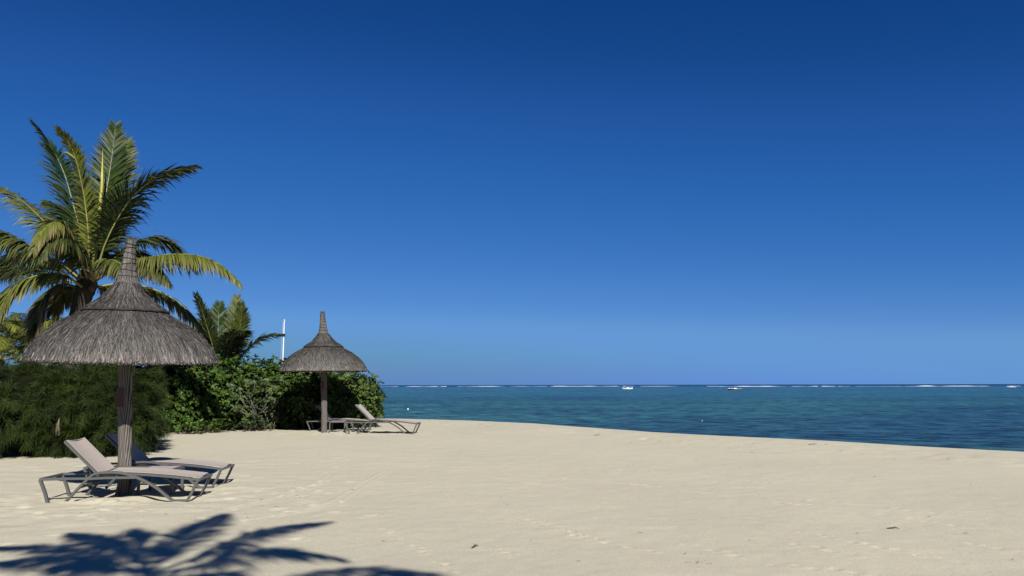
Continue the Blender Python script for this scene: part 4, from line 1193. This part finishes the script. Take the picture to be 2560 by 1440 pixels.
# ------------------------------------------------------------------ boats and buoys
def make_boat(loc, yaw, L, B, hull_m, label, kind):
    r = empty("motor_boat", (loc[0], loc[1], SEA_Z), (0, 0, yaw))
    tag(r, label, "boat", "small boats on the lagoon")
    st = []
    N_ = 14
    V, F = [], []
    for i in range(N_ + 1):
        f = i / N_
        x = -L / 2 + L * f
        hb = B / 2 * (0.92 + .08 * min(1, f * 4)) * (1 - max(0, (f - .5) / .5) ** 2.2 * .985)
        sh = .50 + .30 * max(0, f - .35) ** 1.4 * 1.6
        kz = -.25 + .35 * max(0, f - .75) ** 1.5 * 6
        xk = x - (0 if f < .8 else (f - .8) * L * .25)
        V += [(xk, 0, kz), (xk, -hb * .78, kz + .25), (x, -hb, sh), (x, -hb * .86, sh + .02), (x, 0, sh - .02), (x, hb * .86, sh + .02), (x, hb, sh), (xk, hb * .78, kz + .25)]
    for i in range(N_):
        for k in range(8):
            a = i * 8 + k; b_ = i * 8 + (k + 1) % 8
            F.append((a, a + 8, b_ + 8, b_))
    F.append(tuple(range(8))); F.append(tuple(reversed([N_ * 8 + k for k in range(8)])))
    hullF = [f for f in F]
    mb = MB(); mb.add(V, hullF); mb.build("hull", hull_m, r, smooth=False)
    mb = MB()
    for i in range(N_):
        f0, f1 = i / N_, (i + 1) / N_
    # gunwale line and foredeck
    for sgn in (-1, 1):
        pts = [(V[i * 8 + (2 if sgn < 0 else 6)]) for i in range(N_ + 1)]
        mb.tube([(p[0], p[1], p[2] + .03) for p in pts], .05, n=6)
    mb.build("gunwale", M['white'], r, smooth=True)
    mb = MB()
    fd = [(L * .10, B * .36, .58), (L * .30, B * .28, .68), (L * .46, .06, .82)]
    vs = [(x, -h, z) for x, h, z in fd] + [(x, h, z) for x, h, z in fd] + [(x, 0, z + .12) for x, h, z in fd]
    mb.add(vs, [(0, 1, 7, 6), (1, 2, 8, 7), (6, 7, 4, 3), (7, 8, 5, 4), (0, 6, 3)])
    mb.build("foredeck", M['white'], r)
    mb = MB(); mb.box((0, 0, .78), (.7, .8, .5)); mb.box((-.75, 0, .68), (.5, 1.1, .36)); mb.build("console", M['white'], r, bevel=.06)
    mb = MB(); mb.add([(.25, -.55, .98), (.25, .55, .98), (-.05, .5, 1.32), (-.05, -.5, 1.32), (.22, -.55, .98), (.22, .55, .98), (-.08, .5, 1.32), (-.08, -.5, 1.32)],
                      [(0, 1, 2, 3), (7, 6, 5, 4), (0, 4, 5, 1), (1, 5, 6, 2), (2, 6, 7, 3), (3, 7, 4, 0)]); mb.build("windscreen", M['dark_glass'], r)
    mb = MB(); mb.box((-L / 2 - .22, 0, .70), (.42, .36, .5)); mb.box((-L / 2 - .25, 0, .2), (.18, .14, .7)); mb.build("outboard_motor", M['navy'] if kind else M['white'], r, bevel=.06)
    if kind == 0:
        mb = MB(); mb.tube([(-L * .33, -.5, .55), (-L * .33, -.45, 1.5), (-L * .33, .45, 1.5), (-L * .33, .5, .55)], .035, n=6); mb.build("arch_rail", M['white'], r, smooth=True)
    else:
        mb = MB()
        for k in range(4): mb.tube([(.2 + k * .6, -.6 + k * .08, .55), (.2 + k * .6, -.6 + k * .08, 1.0)], .02, n=5)
        mb.tube([(.2, -.6, 1.0), (2.0, -.36, 1.0)], .02, n=5); mb.build("hand_rail", M['white'], r)
    return r
make_boat((74.5, 480), R(4), 6.3, 2.2, M['white'], "white motor boat moored on the lagoon, left of the dark boat", 0)
make_boat((112.3, 377), R(177), 7.0, 2.4, M['navy'], "dark-hulled motor boat with white deck and black outboard on the lagoon", 1)
make_boat((441, 660), R(170), 7.2, 2.4, M['white'], "tiny far boat at the right edge near the horizon", 1)

def make_buoy(x, y, s, label):
    r = empty("buoy", (x, y, SEA_Z))
    tag(r, label, "buoy", "white buoys floating off the beach")
    mb = MB(); mb.lathe([(.02 * s, -.2 * s), (.16 * s, -.13 * s), (.2 * s, 0), (.16 * s, .13 * s), (.05 * s, .19 * s)], 14); mb.build("float", M['white'], r, smooth=True)
    mb = MB(); mb.lathe([(.04 * s, .18 * s), (.04 * s, .24 * s), (.02 * s, .28 * s)], 8); mb.build("ring_post", M['white'], r, smooth=True)
make_buoy(-12.1, 87, .5, "white buoy on the water just right of the hedge end")
make_buoy(14.8, 58.5, .16, "tiny pale buoy close inshore in the middle of the water")

# ------------------------------------------------------------------ beach litter
rng = np.random.default_rng(91)
V, T_, off = [], [], 0
def flake(x, y, s, el=1.0):
    global off
    a = rng.uniform(0, 6.28); z = sand_z(x, y) + .004
    c, s_ = math.cos(a), math.sin(a)
    loc = [(-s * el, 0, 0), (0, -s * .35, .3 * s), (s * el, 0, .15 * s), (0, s * .35, .35 * s), (0, 0, .7 * s)]
    for p in loc: V.append((x + p[0] * c - p[1] * s_, y + p[0] * s_ + p[1] * c, z + p[2]))
    T_.extend([(off, off + 1, off + 4), (off + 1, off + 2, off + 4), (off + 2, off + 3, off + 4), (off + 3, off, off + 4)]); off += 5
for k in range(80):
    y = rng.uniform(5.5, 17); flake(rng.uniform(-.62, .66) * y, y, rng.uniform(.006, .016), rng.uniform(1, 2.6))
for k in range(90):
    x = rng.uniform(-5, 11); y = np.interp(x, [c[0] for c in CREST], [c[1] for c in CREST]) - abs(rng.normal(0, 2.0)) - .3
    flake(x, y, rng.uniform(.008, .026), rng.uniform(1, 3))
for k in range(50):
    p = rng.normal((-5.2, 9.6), (1.8, 1.2)); flake(p[0], p[1], rng.uniform(.006, .016), rng.uniform(1, 3))
for k in range(16):
    p = rng.normal((1.58, 6.5), (.05, .03)); flake(p[0], p[1], rng.uniform(.005, .01), rng.uniform(1, 2))
lit = link("beach_litter", np_mesh("beach_litter", V, [np.array(T_)]), M['debris'])
tag(lit, "scattered bits of dry leaf and weed on the sand", "leaf litter", kind="stuff")

def twig(x, y, L, a, label):
    r = empty("driftwood_twig", (x, y, sand_z(x, y)), (0, 0, a))
    tag(r, label, "twig", "dark twigs on the sand")
    mb = MB(); mb.tube([(-L / 2, 0, .008), (-L * .1, .03 * L, .014), (L * .25, 0, .018), (L / 2, -.05 * L, .01)], [.004, .007, .006, .002], n=6); mb.build("stick", M['twig'], r, smooth=True)
    mb = MB(); mb.tube([(L * .1, .01, .014), (L * .22, .16 * L, .03)], [.006, .002], n=5); mb.build("side_twig", M['twig'], r, smooth=True)
twig(7.05, 17.7, .26, .3, "dark piece of driftwood just below the berm on the right")
twig(3.98, 8.0, .12, -.2, "thin dark twig lying on the open sand at lower right")
twig(2.35, 20.9, .22, .5, "dark twig near the berm in the middle of the beach")
twig(-0.35, 7.15, .10, 1.0, "small dark twig on the sand right of the palm shadow")
